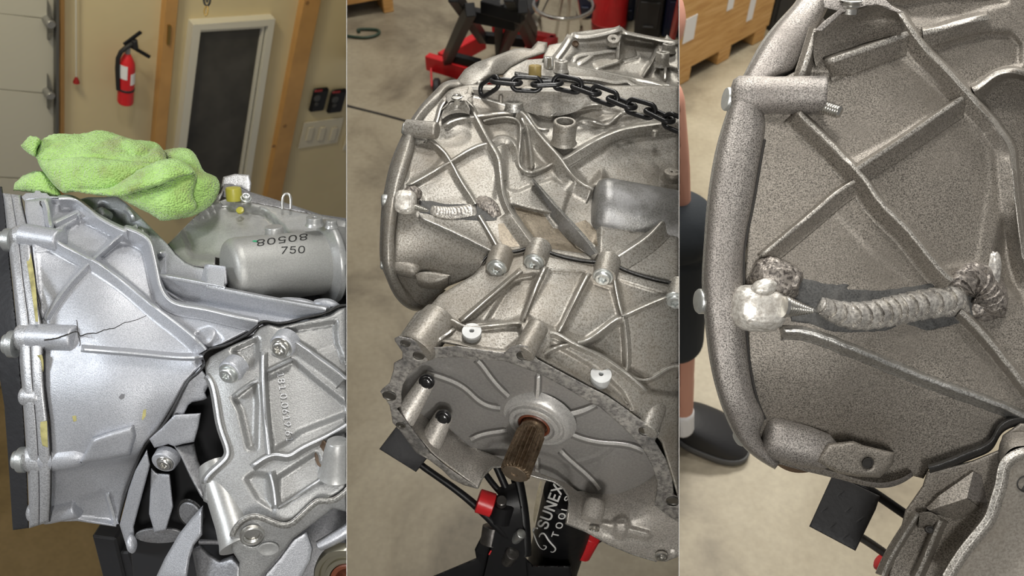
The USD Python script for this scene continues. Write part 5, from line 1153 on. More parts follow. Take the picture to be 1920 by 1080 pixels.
# right end details
p2('lug', lump((1262, 1030, -16.5), 15, 16, 14, 41, .1, 1.2, 4), 'sand2')
p2('bolt_hole', cyl((1240, 1044, -15.6), (-.1, -.6, .8), [(12, -4), (12, 1), (9, 2), (8, -2), (.1, -3)], 24), 'steel', 30)
p2('bolt_hole', cyl((1114, 993, -14.6), (-.2, -.8, .5), [(10, -4), (10, 1), (7, 2), (6, -2), (.1, -3)], 24), 'steel', 30)
p2('outer_skirt', patch(L_((400, 245), (440, 300), (520, 345), (600, 405), (660, 465), (740, 505), (830, 530), (825, 515), (740, 455), (640, 385), (530, 295), (450, 200)), lambda x, y: SR(x, y) - 2.5, back=4, r=3, rh=.4, step=6), 'cast2')
p2('side_body', patch([(1205, 730), (1245, 715), (1300, 700), (1300, 1010), (1255, 960), (1230, 900), (1215, 830)], Surf([(1215, 730, -2.5), (1300, 720, -3.5), (1240, 850, -9), (1300, 980, -13)]), back=3, r=3, rh=.3, step=8))
# gasket and upper deck
sm2 = [(905, 490, -3.6), (915, 478, -3.5), (933, 469, -3.4), (960, 471, -3.4), (996, 463, -3.4), (1012, 463, -3.4), (1035, 474, -3.4), (1115, 490, -3.4), (1141, 490, -3.4), (1167, 503, -3.4), (1252, 528, -3.4), (1290, 528, -3.4)]
p2('sealant_bead', loft([[(x, y - 3.0, h - .6) for x, y, h in sm2], [(x, y - 1, h + .25) for x, y, h in sm2], [(x, y + 2, h + .2) for x, y, h in sm2], [(x, y + 4.5, h - .6) for x, y, h in sm2]], n=140, sub=3, back=.6, noise=.25), 'grease', 60, label='black sealant line between the two castings')
p2('seam_edge', loft([[(x, y + 3.5, h - .3) for x, y, h in sm2], [(x, y + 6, h + .15) for x, y, h in sm2], [(x, y + 9, h - .4) for x, y, h in sm2]], n=140, sub=2, back=.6), 'cast2', 60)
SD = Surf([(860, 150, -30), (900, 110, -34), (1000, 85, -38), (960, 130, -31), (1100, 100, -37), (1150, 60, -43), (1270, 80, -42), (1270, 190, -31), (1080, 160, -31), (1000, 155, -29.5), (1200, 140, -36)])
tail = e_((0, 720), (130, 690), (240, 540), (400, 440), (720, 330), (960, 240), (1080, 230), (1200, 240), (1300, 130), (1440, 150), (1430, 300), (1130, 400), (900, 520), (800, 620), (600, 650), (400, 780), (250, 790), (100, 760))
p2('tail_cover', patch(tail, Surf([(845, 155, -29), (900, 112, -33), (965, 90, -38), (1020, 78, -40), (985, 112, -36), (940, 140, -31.5), (880, 150, -28.5), (920, 120, -31.0)]), back=4, r=6, rh=1.0, step=6), 'cast2')
p2('boss', lump((898, 158, -29), 10, 9, 9, 51, .08, 1, 3))
deck = e_((800, 620), (900, 520), (1130, 400), (1400, 380)) + d_((140, 400), (250, 360), (380, 420), (1460, 640), (1460, 900), (1200, 800), (900, 740), (500, 620), (0, 640), (-160, 660), (-300, 690))
p2('deck', patch(deck, SD, back=4, r=3, rh=.3, step=6))
SD2 = Surf([(1000, 110, -36.5), (1060, 120, -35.5), (1275, 160, -32.5), (1040, 70, -41), (1160, 55, -44), (1275, 75, -43), (1150, 110, -40), (1240, 120, -39)])
SD2.region(d_((460, 240), (780, 230), (860, 200), (870, 380), (640, 460), (480, 430), (360, 400), (480, 300)), -1.2, 8)
SD2.region(d_((910, 140), (1240, 200), (1220, 330), (1170, 400), (1080, 350), (900, 400)), -2.0, 8)
SD2.region(d_((650, 460), (1040, 340), (1170, 400), (1100, 540), (880, 500)), -1.2, 6)
SD2.region(d_((1110, 545), (1230, 380), (1310, 600), (1280, 590)), -1.4, 6)
SD2.region(d_((1350, 450), (1440, 470), (1470, 640), (1340, 590)), -1.4, 6)
box2 = d_((140, 400), (150, 330), (200, 230), (330, 200), (420, 110), (560, 90), (900, 50), (960, 100), (1310, 170), (1340, 125), (1400, 180), (1480, 190), (1480, 650), (1200, 590), (380, 430), (250, 370))
p2('valve_deck', patch(box2, SD2, back=4, r=3, rh=.4, step=5))
def rd(path, S=SD2, **k):
    rib_on(g2, path, S, 'cast2', 'worn2', **k)
rd(d_((380, 430), (700, 490), (960, 545), (1200, 590), (1470, 645)), wl=4, wt=4, wr=10, h=.9, e=(4, 0))
rd(d_((380, 520), (480, 540), (700, 560), (860, 590), (960, 580), (1030, 620), (1300, 650), (1360, 640), (1470, 700)), S=SD, wl=3, wt=5, wr=5, h=.7, e=(4, 0))
p2('gasket_line', rib(d_((-130, 500), (0, 520), (400, 570), (700, 610), (860, 650), (940, 620), (1040, 660), (1300, 700), (1370, 690), (1460, 760)), SD, wl=2, wt=3, wr=2, h=.45, e=(4, 0)), 'grease', label='dark gasket line under the valve deck')
rd(d_((500, 640), (720, 660), (860, 690), (930, 660), (1020, 710), (1300, 770), (1370, 730), (1460, 800)), S=SD, wl=4, wt=6, wr=6, h=.6, e=(4, 0))
rd(d_((430, 130), (560, 150), (780, 110), (900, 70)), wl=4, wt=6, wr=5, h=1.0)
rd(d_((910, 110), (1100, 150), (1310, 190), (1450, 210)), wl=3, wt=4, wr=6, h=1.0)
rd(d_((885, 130), (870, 240), (865, 380)), wl=4, wt=5, wr=4, h=1.0)
rd(d_((1060, 340), (860, 400), (640, 465)), wl=4, wt=3, wr=14, h=.8)
rd(d_((1100, 545), (1170, 430), (1240, 260)), wl=3, wt=4, wr=4, h=.9)
rd(d_((1330, 400), (1325, 480), (1320, 590)), wl=3, wt=4, wr=3, h=.9)
rd(d_((250, 380), (340, 270), (420, 140)), wl=6, wt=6, wr=6, h=.9)
rd(d_((440, 400), (500, 330), (640, 310), (760, 290), (860, 290)), wl=4, wt=5, wr=5, h=.7)
rd(d_((470, 420), (560, 370), (640, 300)), wl=6, wt=5, wr=6, h=.7)
for c, r, L in (((1052, 132, hz(SD, 1052, 132, .4)), 12, 18), ((1253, 96, hz(SD2, 1253, 96, .4)), 12, 14), ((1241, 122, hz(SD2, 1241, 122, .4)), 12.5, 24)):
    p2('boss', boss(c, (0, .86, .5), r, L, 6, 8, 3, 32, 1), 'worn2', 40, label='machined boss with a bright ring top')
p2('boss', boss((1150, 77, hz(SD2, 1150, 77, .3)), (0, .5, .86), 12, 6, 3.5, 4, 3, 28, 1), 'cast2')
p2('bolt_hole', cyl((1079, 82, hz(SD2, 1079, 82, .4)), (.2, .3, .9), [(6.5, -3), (6.5, 1), (5.5, 2), (5, -1), (.1, -2)], 22), 'rustdark', 30)
p2('splined_stud', cyl((1029, 122, hz(SD, 1029, 122, .6)), (0, .9, .42), [(9, -6), (9, 0, 12, .1), (9, 14, 12, .1), (7, 15), (.1, 15)], 72), 'steel', 25)
p2('cap', cyl((1003, 143, hz(SD, 1003, 143, .3)), (0, .9, .42), [(11.5, -4), (12, 0), (12.3, 18), (11.5, 20), (9, 20.5), (8, 19.5), (.1, 19.5)], 36), 'cap', 40, label='brownish yellow plastic cap')
# ---- chain
ch = thing('lifting_chain', 'black steel chain lying across the top of the gearbox', 'chain', P(1100, 175, -20))
cpath = spline([(912, 166, -23.6), (924, 158, -22.4), (942, 153, -21.6), (978, 157, -21.4), (1020, 157, -21.2), (1060, 157, -21), (1098, 168, -19.8), (1140, 182, -18.2), (1178, 197, -16.6), (1218, 209, -15.2), (1256, 226, -13.6), (1296, 240, -12)], 1.0)
W3 = P(cpath[:, 0], cpath[:, 1], cpath[:, 2] + .7); sl = np.r_[0, np.cumsum(np.linalg.norm(np.diff(W3, axis=0), axis=1))]
pitch_, k, s0 = 0.0310, 0, 0.008
while s0 < sl[-1]:
    c0 = np.array([np.interp(s0, sl, W3[:, j]) for j in range(3)]); c1 = np.array([np.interp(s0 + .002, sl, W3[:, j]) for j in range(3)])
    t = (c1 - c0) / np.linalg.norm(c1 - c0); n0 = np.cross(t, UP * .75 - FW * .66); n0 /= np.linalg.norm(n0); b0 = np.cross(t, n0)
    an = math.radians(-12 if k % 2 else 62); n1 = n0 * math.cos(an) + b0 * math.sin(an)
    th = np.linspace(0, 2 * math.pi, 40, endpoint=False); a_h, r_h = 0.0125, 0.0098
    pts = c0 + (np.cos(th) * r_h + np.sign(np.cos(th)) * a_h)[:, None] * t + (np.sin(th) * r_h)[:, None] * n1
    part(ch, 'link', wire(pts, .0035, 12, True), M['chain'], smooth=70)
    s0 += pitch_; k += 1
# ---- middle bay: the jack under the gearbox and what stands behind it
upz = np.array([0, 0, 1.0])
jk = thing('transmission_jack', 'black hydraulic jack with white lettering on its cylinder, beneath the gearbox', 'jack', fl(1000, 1100))
AXJ = (.09, .71, .70)                                            # an upright cylinder
cj, rj, Lj = (1026, 1100, -50), 46, 330
part(jk, 'cylinder', cyl(cj, AXJ, [(44, -160), (rj, -155), (rj, 20), (rj, Lj), (rj - 6, Lj + 6), (10, Lj + 7)], 64), M['blackpaint'], smooth=40)
onj = on_cyl(cj, AXJ, rj)
ink = M['whiteink']
part(jk, 'lettering', text_on(onj, 'SUNEX', j_((1398, 662))[0], (.375, -.927), 22, .03, True, .86, diry=(-.88, -.32), lift=.10), ink, smooth=False, label='white lettering on the cylinder')
for chx, pos in zip('TOOLS', ((1498, 735), (1532, 655), (1556, 570), (1590, 492), (1612, 405))):
    part(jk, 'lettering', text_on(onj, chx, j_(pos)[0], (.34, -.94), 13, .03, True, 1.0, diry=(-.93, -.2), lift=.10), ink, smooth=False)
for path, rr in ((j_((1315, 640), (1278, 650), (1285, 700), (1310, 770), (1345, 825), (1375, 835), (1395, 815), (1370, 800)), [2.0, 2.6, 2.4, 1.8, 1.0, 1.6, 1.2]),
                 (j_((1330, 720), (1350, 690), (1375, 690), (1410, 740), (1460, 800), (1480, 830), (1465, 855), (1435, 855)), [1.0, 2.2, 2.6, 2.6, 2.2, 1.8, 1.0])):
    q = spline(path, 2.0); h = onj(q[:, 0], q[:, 1])
    w = P(q[:, 0], q[:, 1], h + .02); part(jk, 'emblem', wire(w, np.interp(np.linspace(0, 1, len(q)), np.linspace(0, 1, len(rr)), rr) / F, 8), ink, smooth=60, label='white swoosh of the emblem')
# sticker, knobs, arm, base
q = j_((1340, 200), (1358, 215), (1322, 470), (1285, 600), (1275, 560), (1282, 470), (1312, 300))
part(jk, 'sticker', patch(q, lambda x, y: onj(x, y) + .03, back=.05, r=0, step=5), M['sticker'], smooth=60, label='pale yellowed sticker on the cylinder')
part(jk, 'red_roller', cyl3(P(1110, 1003, -36), P(1089, 1041, -38), .0165), M['red'], smooth=50)
part(jk, 'red_roller', cyl3(P(895, 938, -24), P(926, 948, -24), .0185), M['red'], smooth=50)
part(jk, 'pivot', cyl3(P(938, 975, -26), P(944, 940, -25), .021), M['blackpaint'], smooth=50)
part(jk, 'pivot_bolt', cyl3(P(940, 946, -24), P(941, 938, -22.5), .008), M['zincdark'], smooth=30)
part(jk, 'pivot', cyl3(P(920, 1022, -27), P(925, 985, -27), .017), M['zincdark'], smooth=50)
part(jk, 'clevis', loft([[(930, 915, -26), (965, 905, -26)], [(935, 960, -24), (975, 950, -24)], [(915, 1050, -26), (985, 1040, -26)], [(900, 1110, -28), (990, 1110, -28)]], sub=4, back=5), M['blackpaint'])
part(jk, 'rod', tube([(925, 862, -26), (940, 895, -26), (955, 930, -26)], 7), M['blackpaint'])
part(jk, 'rod', tube([(908, 885, -27), (940, 925, -26), (975, 955, -26)], 6), M['blackpaint'])
part(jk, 'rod', tube([(965, 880, -28), (980, 960, -27), (985, 1040, -27)], 12), M['blackpaint'])
part(jk, 'valve', cyl3(P(950, 1052, -27), P(962, 1036, -25), .011), M['zincdark'], smooth=50)
part(jk, 'valve', cyl3(P(965, 1012, -26), P(978, 1000, -24), .008), M['zinc'], smooth=50)
part(jk, 'pointer', tube([(917, 1040, -25), (921, 1032, -25)], 1.6), M['red'])
part(jk, 'base', patch([(800, 1085), (893, 1046), (890, 1030), (905, 1000), (940, 1000), (1000, 1060), (1070, 1060), (1080, 1120), (1080, 1240), (780, 1240)], Surf([(800, 1085, -30), (900, 1030, -29), (1080, 1080, -30), (900, 1240, -34)]), back=6, r=4, rh=.6, step=12), M['blackpaint'])
part(jk, 'support_arm', tube([(782, 866, -24), (815, 890, -24), (860, 922, -24), (905, 960, -24.5), (935, 990, -25), (958, 1012, -26)], [6.5, 6.5, 7, 8, 8, 7]), M['blackpaint'], smooth=60)
part(jk, 'support_pad', patch([(711, 842), (743, 800), (802, 858), (780, 885)], Surf([(711, 842, -23), (743, 800, -24), (802, 858, -23), (780, 885, -22)]), back=2.2, r=2, rh=.2, step=8), M['blackmatt'])
part(jk, 'side_plate', patch([(1098, 1012), (1140, 1008), (1106, 1030)], -40.0, back=2, r=1.5, rh=.2, step=6), M['blackpaint'])
# post down to the floor
part(jk, 'post', cyl3(P(1000, 1130, -30), fl(960, 1330) , .07), M['blackpaint'], smooth=50)
fb = fl(960, 1330)
for a in (0.6, 2.2, 3.8, 5.3):
    part(jk, 'foot', bar(fb + (0, 0, .04), fb + .4 * np.array([math.cos(a), math.sin(a), 0]) + (0, 0, .04), .06, .06), M['blackpaint'], smooth=False)

# wooden crate at the upper left
A, B = fl(640, 40), fl(739, 22)
dx = B - A; Lc = np.linalg.norm(dx); dx /= Lc; dy = np.cross(upz, dx)
cr2 = thing('plywood_crate', 'yellow plywood crate on feet at the back left of the middle bay', 'crate', A)
part(cr2, 'front_panel', hexa(A - dx * .5 + upz * .10, B + upz * .10, upz, .02, .7), M['wood'], smooth=False)
part(cr2, 'side_panel', bar(B + upz * .45 + dy * .02 - dx * .01, B + upz * .45 + dy * .7 - dx * .01, .02, .7), M['wood'], smooth=False)
part(cr2, 'top_panel', hexa(A - dx * .5 + upz * .8, B + upz * .8, upz, .7, .02), M['wood'], smooth=False)
part(cr2, 'foot', hexa(B - dx * .07, B, upz, .66, .10), M['wood'], smooth=False)
part(cr2, 'foot', hexa(A - dx * .3, A - dx * .2, upz, .66, .10), M['wood'], smooth=False)
# green hose loop on the floor
hs = G_((-20, 215), (60, 225), (130, 225), (185, 205), (185, 185), (130, 178), (70, 180), (75, 195))
hp = np.array([fl(*q) + (0, 0, .012) for q in hs])
hc = spline(hp, .02)
single('green_hose', wire(hc, .009, 8), M['greenhose'], 'thin dark green hose curled on the concrete floor', 'hose', smooth=70)
# floor joint
jp = [fl(*q) for q in G_((-10, 610), (200, 662), (420, 722), (700, 800))]
single('floor_joint', wire(np.array(jp) + (0, 0, .0005), .009, 6), M['joint'], 'dark sawn joint line in the concrete floor', kind='structure')
# red scissor lift table
sc = thing('scissor_lift', 'red based scissor lift with black crossed legs behind the gearbox', 'lift table', fl(880, 130))
def fz(px, py, z): return fl(px, py, z)
zb = .16
c1, c2 = fz(802, 115, zb), fz(880, 138, zb)
part(sc, 'base_rail', bar(c1, c2 + (c2 - c1) * .6, .05, .09), M['red'], smooth=False)
rr1, rr2 = fz(828, 116, zb), fz(905, 74, zb)
part(sc, 'base_rail', bar(rr1, rr2, .06, .10), M['red'], smooth=False)
r3, r4_ = fz(925, 60, zb), fz(1040, 82, zb)
part(sc, 'base_rail', bar(r3, r4_, .05, .10), M['red'], smooth=False)
part(sc, 'base_rail', bar(r4_, fz(960, 135, zb), .05, .10), M['red'], smooth=False)
for a, b in ((fz(838, 112, .22), fz(882, 18, .9)), (fz(905, 72, .22), fz(850, -10, 1.0)), (fz(940, 100, .22), fz(980, 12, .9)), (fz(1000, 90, .22), fz(955, -10, 1.0)), (fz(835, 106, .22), fz(900, 122, .22)), (fz(905, 70, .22), fz(985, 78, .22)),
             (fz(878, 26, .75), fz(968, 44, .75)), (fz(936, 100, .2), fz(934, 10, .75)), (fz(905, 10, .85), fz(980, 30, .85)), (fz(962, -10, .95), fz(1000, 62, .35))):
    part(sc, 'leg', bar(a, b, .045, .06), M['blackpaint'], smooth=False)
part(sc, 'handle', bar(fz(940, 26, .8), fz(943, -10, .95), .018, .018), M['white'], smooth=False)
cw = fz(818, 168, .07)
part(sc, 'caster', lathe(cw - RT * .015, (np.array([0, 1.0, 0]), np.array([0, 0, 1.0]), RT), [(.02, 0), (.055, 0), (.065, .008), (.065, .03), (.055, .038), (.02, .038)], 32), M['blackmatt'], smooth=30)
part(sc, 'caster_fork', bar(fz(810, 165, .07), fz(808, 130, .14), .012, .05), M['red'], smooth=False)
# chrome stool
st = thing('stool', 'chrome workshop stool with ring footrest at the back', 'stool', fl(1060, 75))
sc_ = fl(1062, 45)
tt = np.linspace(0, 2 * math.pi, 48, endpoint=False)
ringz = .42
rc = fz(1057, 9, ringz)
part(st, 'foot_ring', wire(rc + np.stack([np.cos(tt) * .17, np.sin(tt) * .17, tt * 0], 1), .011, 10, True), M['chrome'], smooth=70)
for (a, b) in (((1040, 77), (1053, 0)), ((1012, 35), (1026, 8)), ((1064, 66), (1066, 18)), ((1090, 48), (1084, 16))):
    lo_, hi_ = fz(*a, 0.0), fz(*b, ringz)
    part(st, 'leg', wire(np.array([lo_, hi_, hi_ + (hi_ - lo_) * .5]), .011, 10), M['chrome'], smooth=70)
top = rc + (0, 0, .26)
part(st, 'seat', lathe(top, (RT, np.array([0, 1.0, 0]), upz), [(.02, 0), (.16, 0), (.18, .02), (.18, .05), (.15, .07), (.01, .075)], 36), M['blackmatt'], smooth=40)
# wheel, red extinguisher, toolboxes, pole, cord
w0 = fz(972, -2, .14)
whl = thing('wheel', 'small chrome spoked wheel lying behind the scissor lift', 'wheel', w0)
part(whl, 'tyre', lathe(w0, (RT, upz * .8 + np.array([0, .6, 0]), np.array([0, -.8, .6]) * 1.0), [(.09, 0), (.13, 0), (.14, .02), (.14, .05), (.12, .06), (.09, .055)], 40), M['blackmatt'], smooth=40)
part(whl, 'hub', lathe(w0, (RT, upz * .8 + np.array([0, .6, 0]), np.array([0, -.8, .6])), [(.09, .0), (.095, .05), (.08, .052), (.07, .03), (.03, .03), (.02, .06), (.004, .062)], 40), M['chrome'], smooth=30)
rb_ = fl(1141, 54)
ext = thing('red_canister', 'red tapering cylinder standing on the floor at the back', 'canister', rb_)
part(ext, 'body', lathe(rb_, (RT, np.array([0, 1.0, 0]), upz), [(.01, 0), (.105, 0), (.112, .015), (.11, .2), (.095, .5), (.085, .7), (.05, .76), (.01, .77)], 40), M['red'], smooth=40)
part(ext, 'base_band', lathe(rb_ + (0, 0, .03), (RT, np.array([0, 1.0, 0]), upz), [(.112, 0), (.116, .004), (.116, .03), (.111, .034)], 40), M['reddark'], smooth=40)
def cab(name, a, b, h, d, mat, label, cat):
    a, b = fl(*a), fl(*b)
    t = thing(name, label, cat, (a + b) / 2)
    part(t, 'body', hexa(a, b, upz, d, h, .01), mat, smooth=False)
    x = (b - a); L = np.linalg.norm(x); x /= L; y = np.cross(upz, x)
    for k in range(3):
        z = .06 + k * (h - .08) / 3
        part(t, 'drawer', hexa(a + x * .02 - y * .012 + upz * z, b - x * .02 - y * .012 + upz * z, upz, .012, (h - .1) / 3 - .015, .004), mat, smooth=False)
        part(t, 'handle', hexa(a + x * L * .3 - y * .03 + upz * (z + .02), a + x * L * .7 - y * .03 + upz * (z + .02), upz, .018, .012, .003), mat, smooth=False)
cab('tool_cabinet', (1080, 34), (1112, 36), .6, .4, M['navy'], 'dark blue tool cabinet left of the red canister', 'cabinet')
cab('tool_cabinet', (1168, 40), (1188, 41), .7, .4, M['navy'], 'narrow dark blue tool cabinet right of the red canister', 'cabinet')
cab('equipment_case', (1188, 70), (1236, 73), .7, .25, M['charcoal'], 'tall charcoal grey case at the back right of the middle bay', 'case')
cab('tool_cabinet', (1240, 70), (1290, 72), .7, .3, M['navy'], 'dark blue tool cabinet at the right edge of the middle bay', 'cabinet')
pa = fl(1256, 92)
pl = thing('red_pole', 'red metal pole leaning at the right edge of the middle bay', 'pole', pa)
part(pl, 'tube', wire(np.array([pa, fz(1272, 18, .45), fz(1282, -20, .7)]), .02, 12), M['red'], smooth=60)
part(pl, 'foot_cap', lathe(pa, (RT, np.array([0, 1.0, 0]), upz), [(.01, 0), (.03, 0), (.03, .03), (.022, .04)], 20), M['blackmatt'])
cd = np.array([fl(*q) + (0, 0, .01) for q in G_((1040, 205), (1065, 182), (1095, 165), (1100, 145), (1080, 126), (1062, 104))])
single('white_cord', wire(spline(cd, .02), .007, 8), M['cord'], 'pale cord lying in a curve on the floor by the stool', 'cord')
# ================================================================ bay on the right: the close view of the welded housing
BAY[0] = 3
N_ = zm(1270, 0, 2.7); O_ = zm(1270, 380, 2.842); Q_ = zm(1590, 380, 2.842); T_ = zm(1270, 740, 3.176); V_ = zm(1590, 740, 3.176)
W_ = zm(1600, 0, 4.153); X_ = zm(1600, 200, 4.153); Y_ = zm(1680, 780, 3.6); U_ = zm(1300, 0, 4.153)
g3 = thing('gearbox_housing', 'large dirty cast gearbox housing with a rippled weld bead, at the right', 'gearbox', P(1650, 1000, -15))
S3 = Surf([(1420, 240, -2.2), (1410, 400, -1.2), (1400, 560, -.8), (1408, 700, -1.6), (1440, 830, -6), (1640, 560, .6), (1640, 380, .3), (1640, 200, -1.2), (1620, 60, -3),
           (1800, 300, -1.5), (1800, 120, -4), (1900, 60, -6), (1850, 650, -1.0), (1920, 740, -1.0), (1700, 760, -1.6), (1640, 840, -5.5), (1740, 870, -4.6), (1560, 720, -.4), (1900, 450, -3), (1960, 300, -6)])
skin = [(1425, 222)] + N_((520, 400), (660, 330), (700, 150), (830, 55)) + [(1592, -40), (1960, -40), (1960, 810)] + V_((1048, 160), (1000, 165), (880, 220), (845, 290), (740, 355), (600, 420), (480, 445), (450, 500), (380, 482), (180, 545), (0, 505)) + T_((830, 440), (560, 370), (500, 285), (440, 275), (420, 200)) + [(1402, 650), (1396, 520), (1404, 400), (1418, 300)]
# pockets and shelves of the skin
S3.region(W_((590, 390), (780, 320), (1060, 250), (1230, 260), (1310, 350), (1300, 500), (1200, 545), (1080, 590), (950, 670), (880, 660), (760, 540)), -1.1, 16)
S3.region(W_((-400, 560), (0, 590), (340, 440), (380, 440), (770, 790), (330, 1080), (0, 1250), (-60, 1250), (-330, 1000), (-480, 780)), -.5, 12)
S3.region(X_((180, 560), (500, 330), (830, 120), (900, 140), (1040, 330), (1060, 560), (1010, 900), (960, 1200), (700, 1250), (480, 900)), -.35, 12)
S3.region(O_((420, 330), (640, 120), (840, 60), (1050, 280), (1240, 420), (800, 470), (560, 400)), -.2, 10)
S3.region(Q_((830, 120), (870, 30), (900, 150), (930, 300), (1000, 420), (1000, 560), (900, 480), (800, 420), (780, 330)), -2.6, 26)
S3.region(N_((1530, 500), (1620, 410), (1700, 380), (1790, 400), (1900, 440), (1900, 1400), (1755, 1300), (1740, 1080), (1720, 880), (1660, 690)), -2.4, 14)
S3.blob(1700, 690, 90, 40, -.5, 30)
S3.region(W_((270, 20), (420, 0), (700, -60), (1100, -60), (1180, 0), (1000, 60), (860, 140), (640, 180), (450, 150)), -1.6, 26)
part(g3, 'bell_housing_skin', patch(skin, S3, back=6, r=5, rh=.5, step=5), M['cast3'], smooth=60)
# rim: a thick half-round flange down the left
rimL = U_((840, -60), (790, 30), (700, 130), (560, 300), (470, 450), (390, 600), (310, 760), (240, 960)) + [(1344, 281), (1334, 335), (1326, 400), (1321, 468), (1318, 528), (1323, 598), (1333, 679), (1349, 745), (1364, 785), (1386, 827), (1418, 858), (1453, 880)]
rimR = U_((1100, -60), (1020, 120), (950, 250), (870, 400), (780, 540), (640, 600), (545, 760), (565, 940)) + [(1433, 262), (1424, 310), (1409, 395), (1397, 455), (1394, 530), (1399, 620), (1406, 690), (1420, 752), (1434, 785), (1426, 806), (1432, 832), (1462, 868)]
hr = [-9, -7.5, -6.2, -4.8, -3.8, -3, -2.4, -1.9, -1.4, -1, -.6, -.2, 0, -.2, -.6, -1.2, -1.8, -2.6, -3.4, -4.4]
def rimline(t, dh):
    return [((1 - t) * a[0] + t * b[0], (1 - t) * a[1] + t * b[1], h + dh) for a, b, h in zip(rimL, rimR, hr)]
part(g3, 'rim', loft([rimline(0, -1.4), rimline(.05, .0), rimline(.16, .95), rimline(.4, 1.25), rimline(.65, 1.25), rimline(.85, .85), rimline(.96, .2), rimline(1.0, -1.2)], n=110, sub=3, back=3.5, noise=.15), M['rim3'], smooth=70)
part(g3, 'rim_edge', loft([rimline(-.03, -1.9), rimline(0.0, -.9), rimline(.05, -.25)], n=110, sub=3, back=2.5, noise=.1), M['ground'], smooth=70, label='bright ground outer edge')
part(g3, 'seam', tube([(x + 1, y, h - .55) for (x, y), h in zip(rimR[8:17], hr[8:17])], 2.6), M['dark'], label='dark parting seam beside the rim')
# inside rim wall above the upper boss
part(g3, 'rim_web', loft([[(1535, 20, -7.5), (1500, 70, -6), (1474, 120, -5), (1452, 147, -4.4)], [(1560, 50, -8.5), (1530, 100, -7.5), (1506, 128, -7), (1484, 146, -6.5)], [(1590, 60, -6), (1548, 100, -5), (1530, 140, -4), (1515, 150, -4)]], sub=6), M['rim3'])
A3 = (.95, -.06, .30)
part(g3, 'boss', cyl((1388, 180, -3.4), A3, [(16, -18), (30, -14), (37, -4), (37, 20), (34, 60), (34.5, 100), (34.5, 144), (32, 150), (30, 151)], 48), M['rim3'], smooth=50)
part(g3, 'bolt', cyl((1543, 200, .2), (.80, -.42, .45), sum([[(13.0, k * 4.4), (10.4, k * 4.4 + 2.2)] for k in range(8)], []) + [(9, 35), (.1, 35.5)], 28), M['steel'], smooth=25, label='threaded bolt end poking from the upper boss')
part(g3, 'bolt', cyl((1366, 186, -3.6), (-.95, .1, .1), [(22, -6), (22, 4), (20, 7), (14, 8)], 28), M['zinc'], label='round bolt head on the outer side of the rim')
part(g3, 'bolt', cyl((1313, 565, -2.2), (-.95, .0, .15), [(24, -12), (24, 2), (21, 6), (14, 8)], 28), M['zinc'], label='round bolt head on the outer side of the rim')
part(g3, 'bolt', cyl((1386, 822, -4.6), (-.8, -.4, .15), [(15, -8), (15, 3), (12, 6), (8, 7)], 24), M['zinc'])
# ribs
def rib3(path, mat='cast3', **k):
    rib_on(g3, path, S3, mat, 'worn3' if mat == 'cast3' else None, **k)
rib3([(1493, 205), (1529, 240), (1559, 269), (1596, 308), (1626, 343), (1653, 381), (1696, 424), (1741, 479), (1786, 526)], wl=5, wt=7, wr=32, h=2.3, e=(10, 0), wob=.6)
rib3([(1800, 584), (1843, 626), (1886, 678), (1930, 735)], wl=6, wt=9, wr=14, h=1.8, e=(0, 0), wob=.6)
rib3([(1606, 317), (1622, 306), (1650, 288), (1690, 262), (1760, 213), (1806, 183)], wl=5, wt=7, wr=30, h=1.9, e=(0, 0))
rib3([(1616, 330), (1604, 338), (1570, 360), (1540, 385), (1480, 436), (1424, 482)], wl=26, wt=6, wr=5, h=1.1, e=(0, 16))
rib3(W_((370, 100), (440, 210), (560, 370), (690, 500), (800, 620), (900, 730), (1000, 840), (1120, 970)) + X_((1130, 160), (1220, 290), (1250, 420), (1265, 600), (1290, 850), (1320, 1070)) + [(1926, 500), (1950, 560)], wl=6, wt=8, wr=34, h=2.3, e=(0, 0), wob=.3)
rib3([(1545, 117), (1580, 105), (1630, 88), (1686, 68), (1706, 60)], wl=6, wt=9, wr=36, h=1.8, e=(16, 0))
rib3(W_((540, 250), (700, 215), (860, 165), (1000, 140), (1060, 130)), wl=8, wt=8, wr=26, h=1.3, e=(0, 20))
rib3(W_((930, 700), (1020, 640), (1110, 575), (1220, 550), (1330, 570), (1450, 640)), wl=5, wt=9, wr=12, h=1.6, e=(0, 0))
rib3(U_((960, 225), (905, 400), (860, 540), (815, 660)), wl=10, wt=10, wr=10, h=1.2, e=(0, 6))
rib3([(1462, 622), (1500, 621), (1545, 633), (1600, 655), (1660, 679), (1766, 721), (1864, 756), (1930, 788)], mat='ground', wl=6, wt=8, wr=14, h=1.9, e=(8, 0), wob=.8)
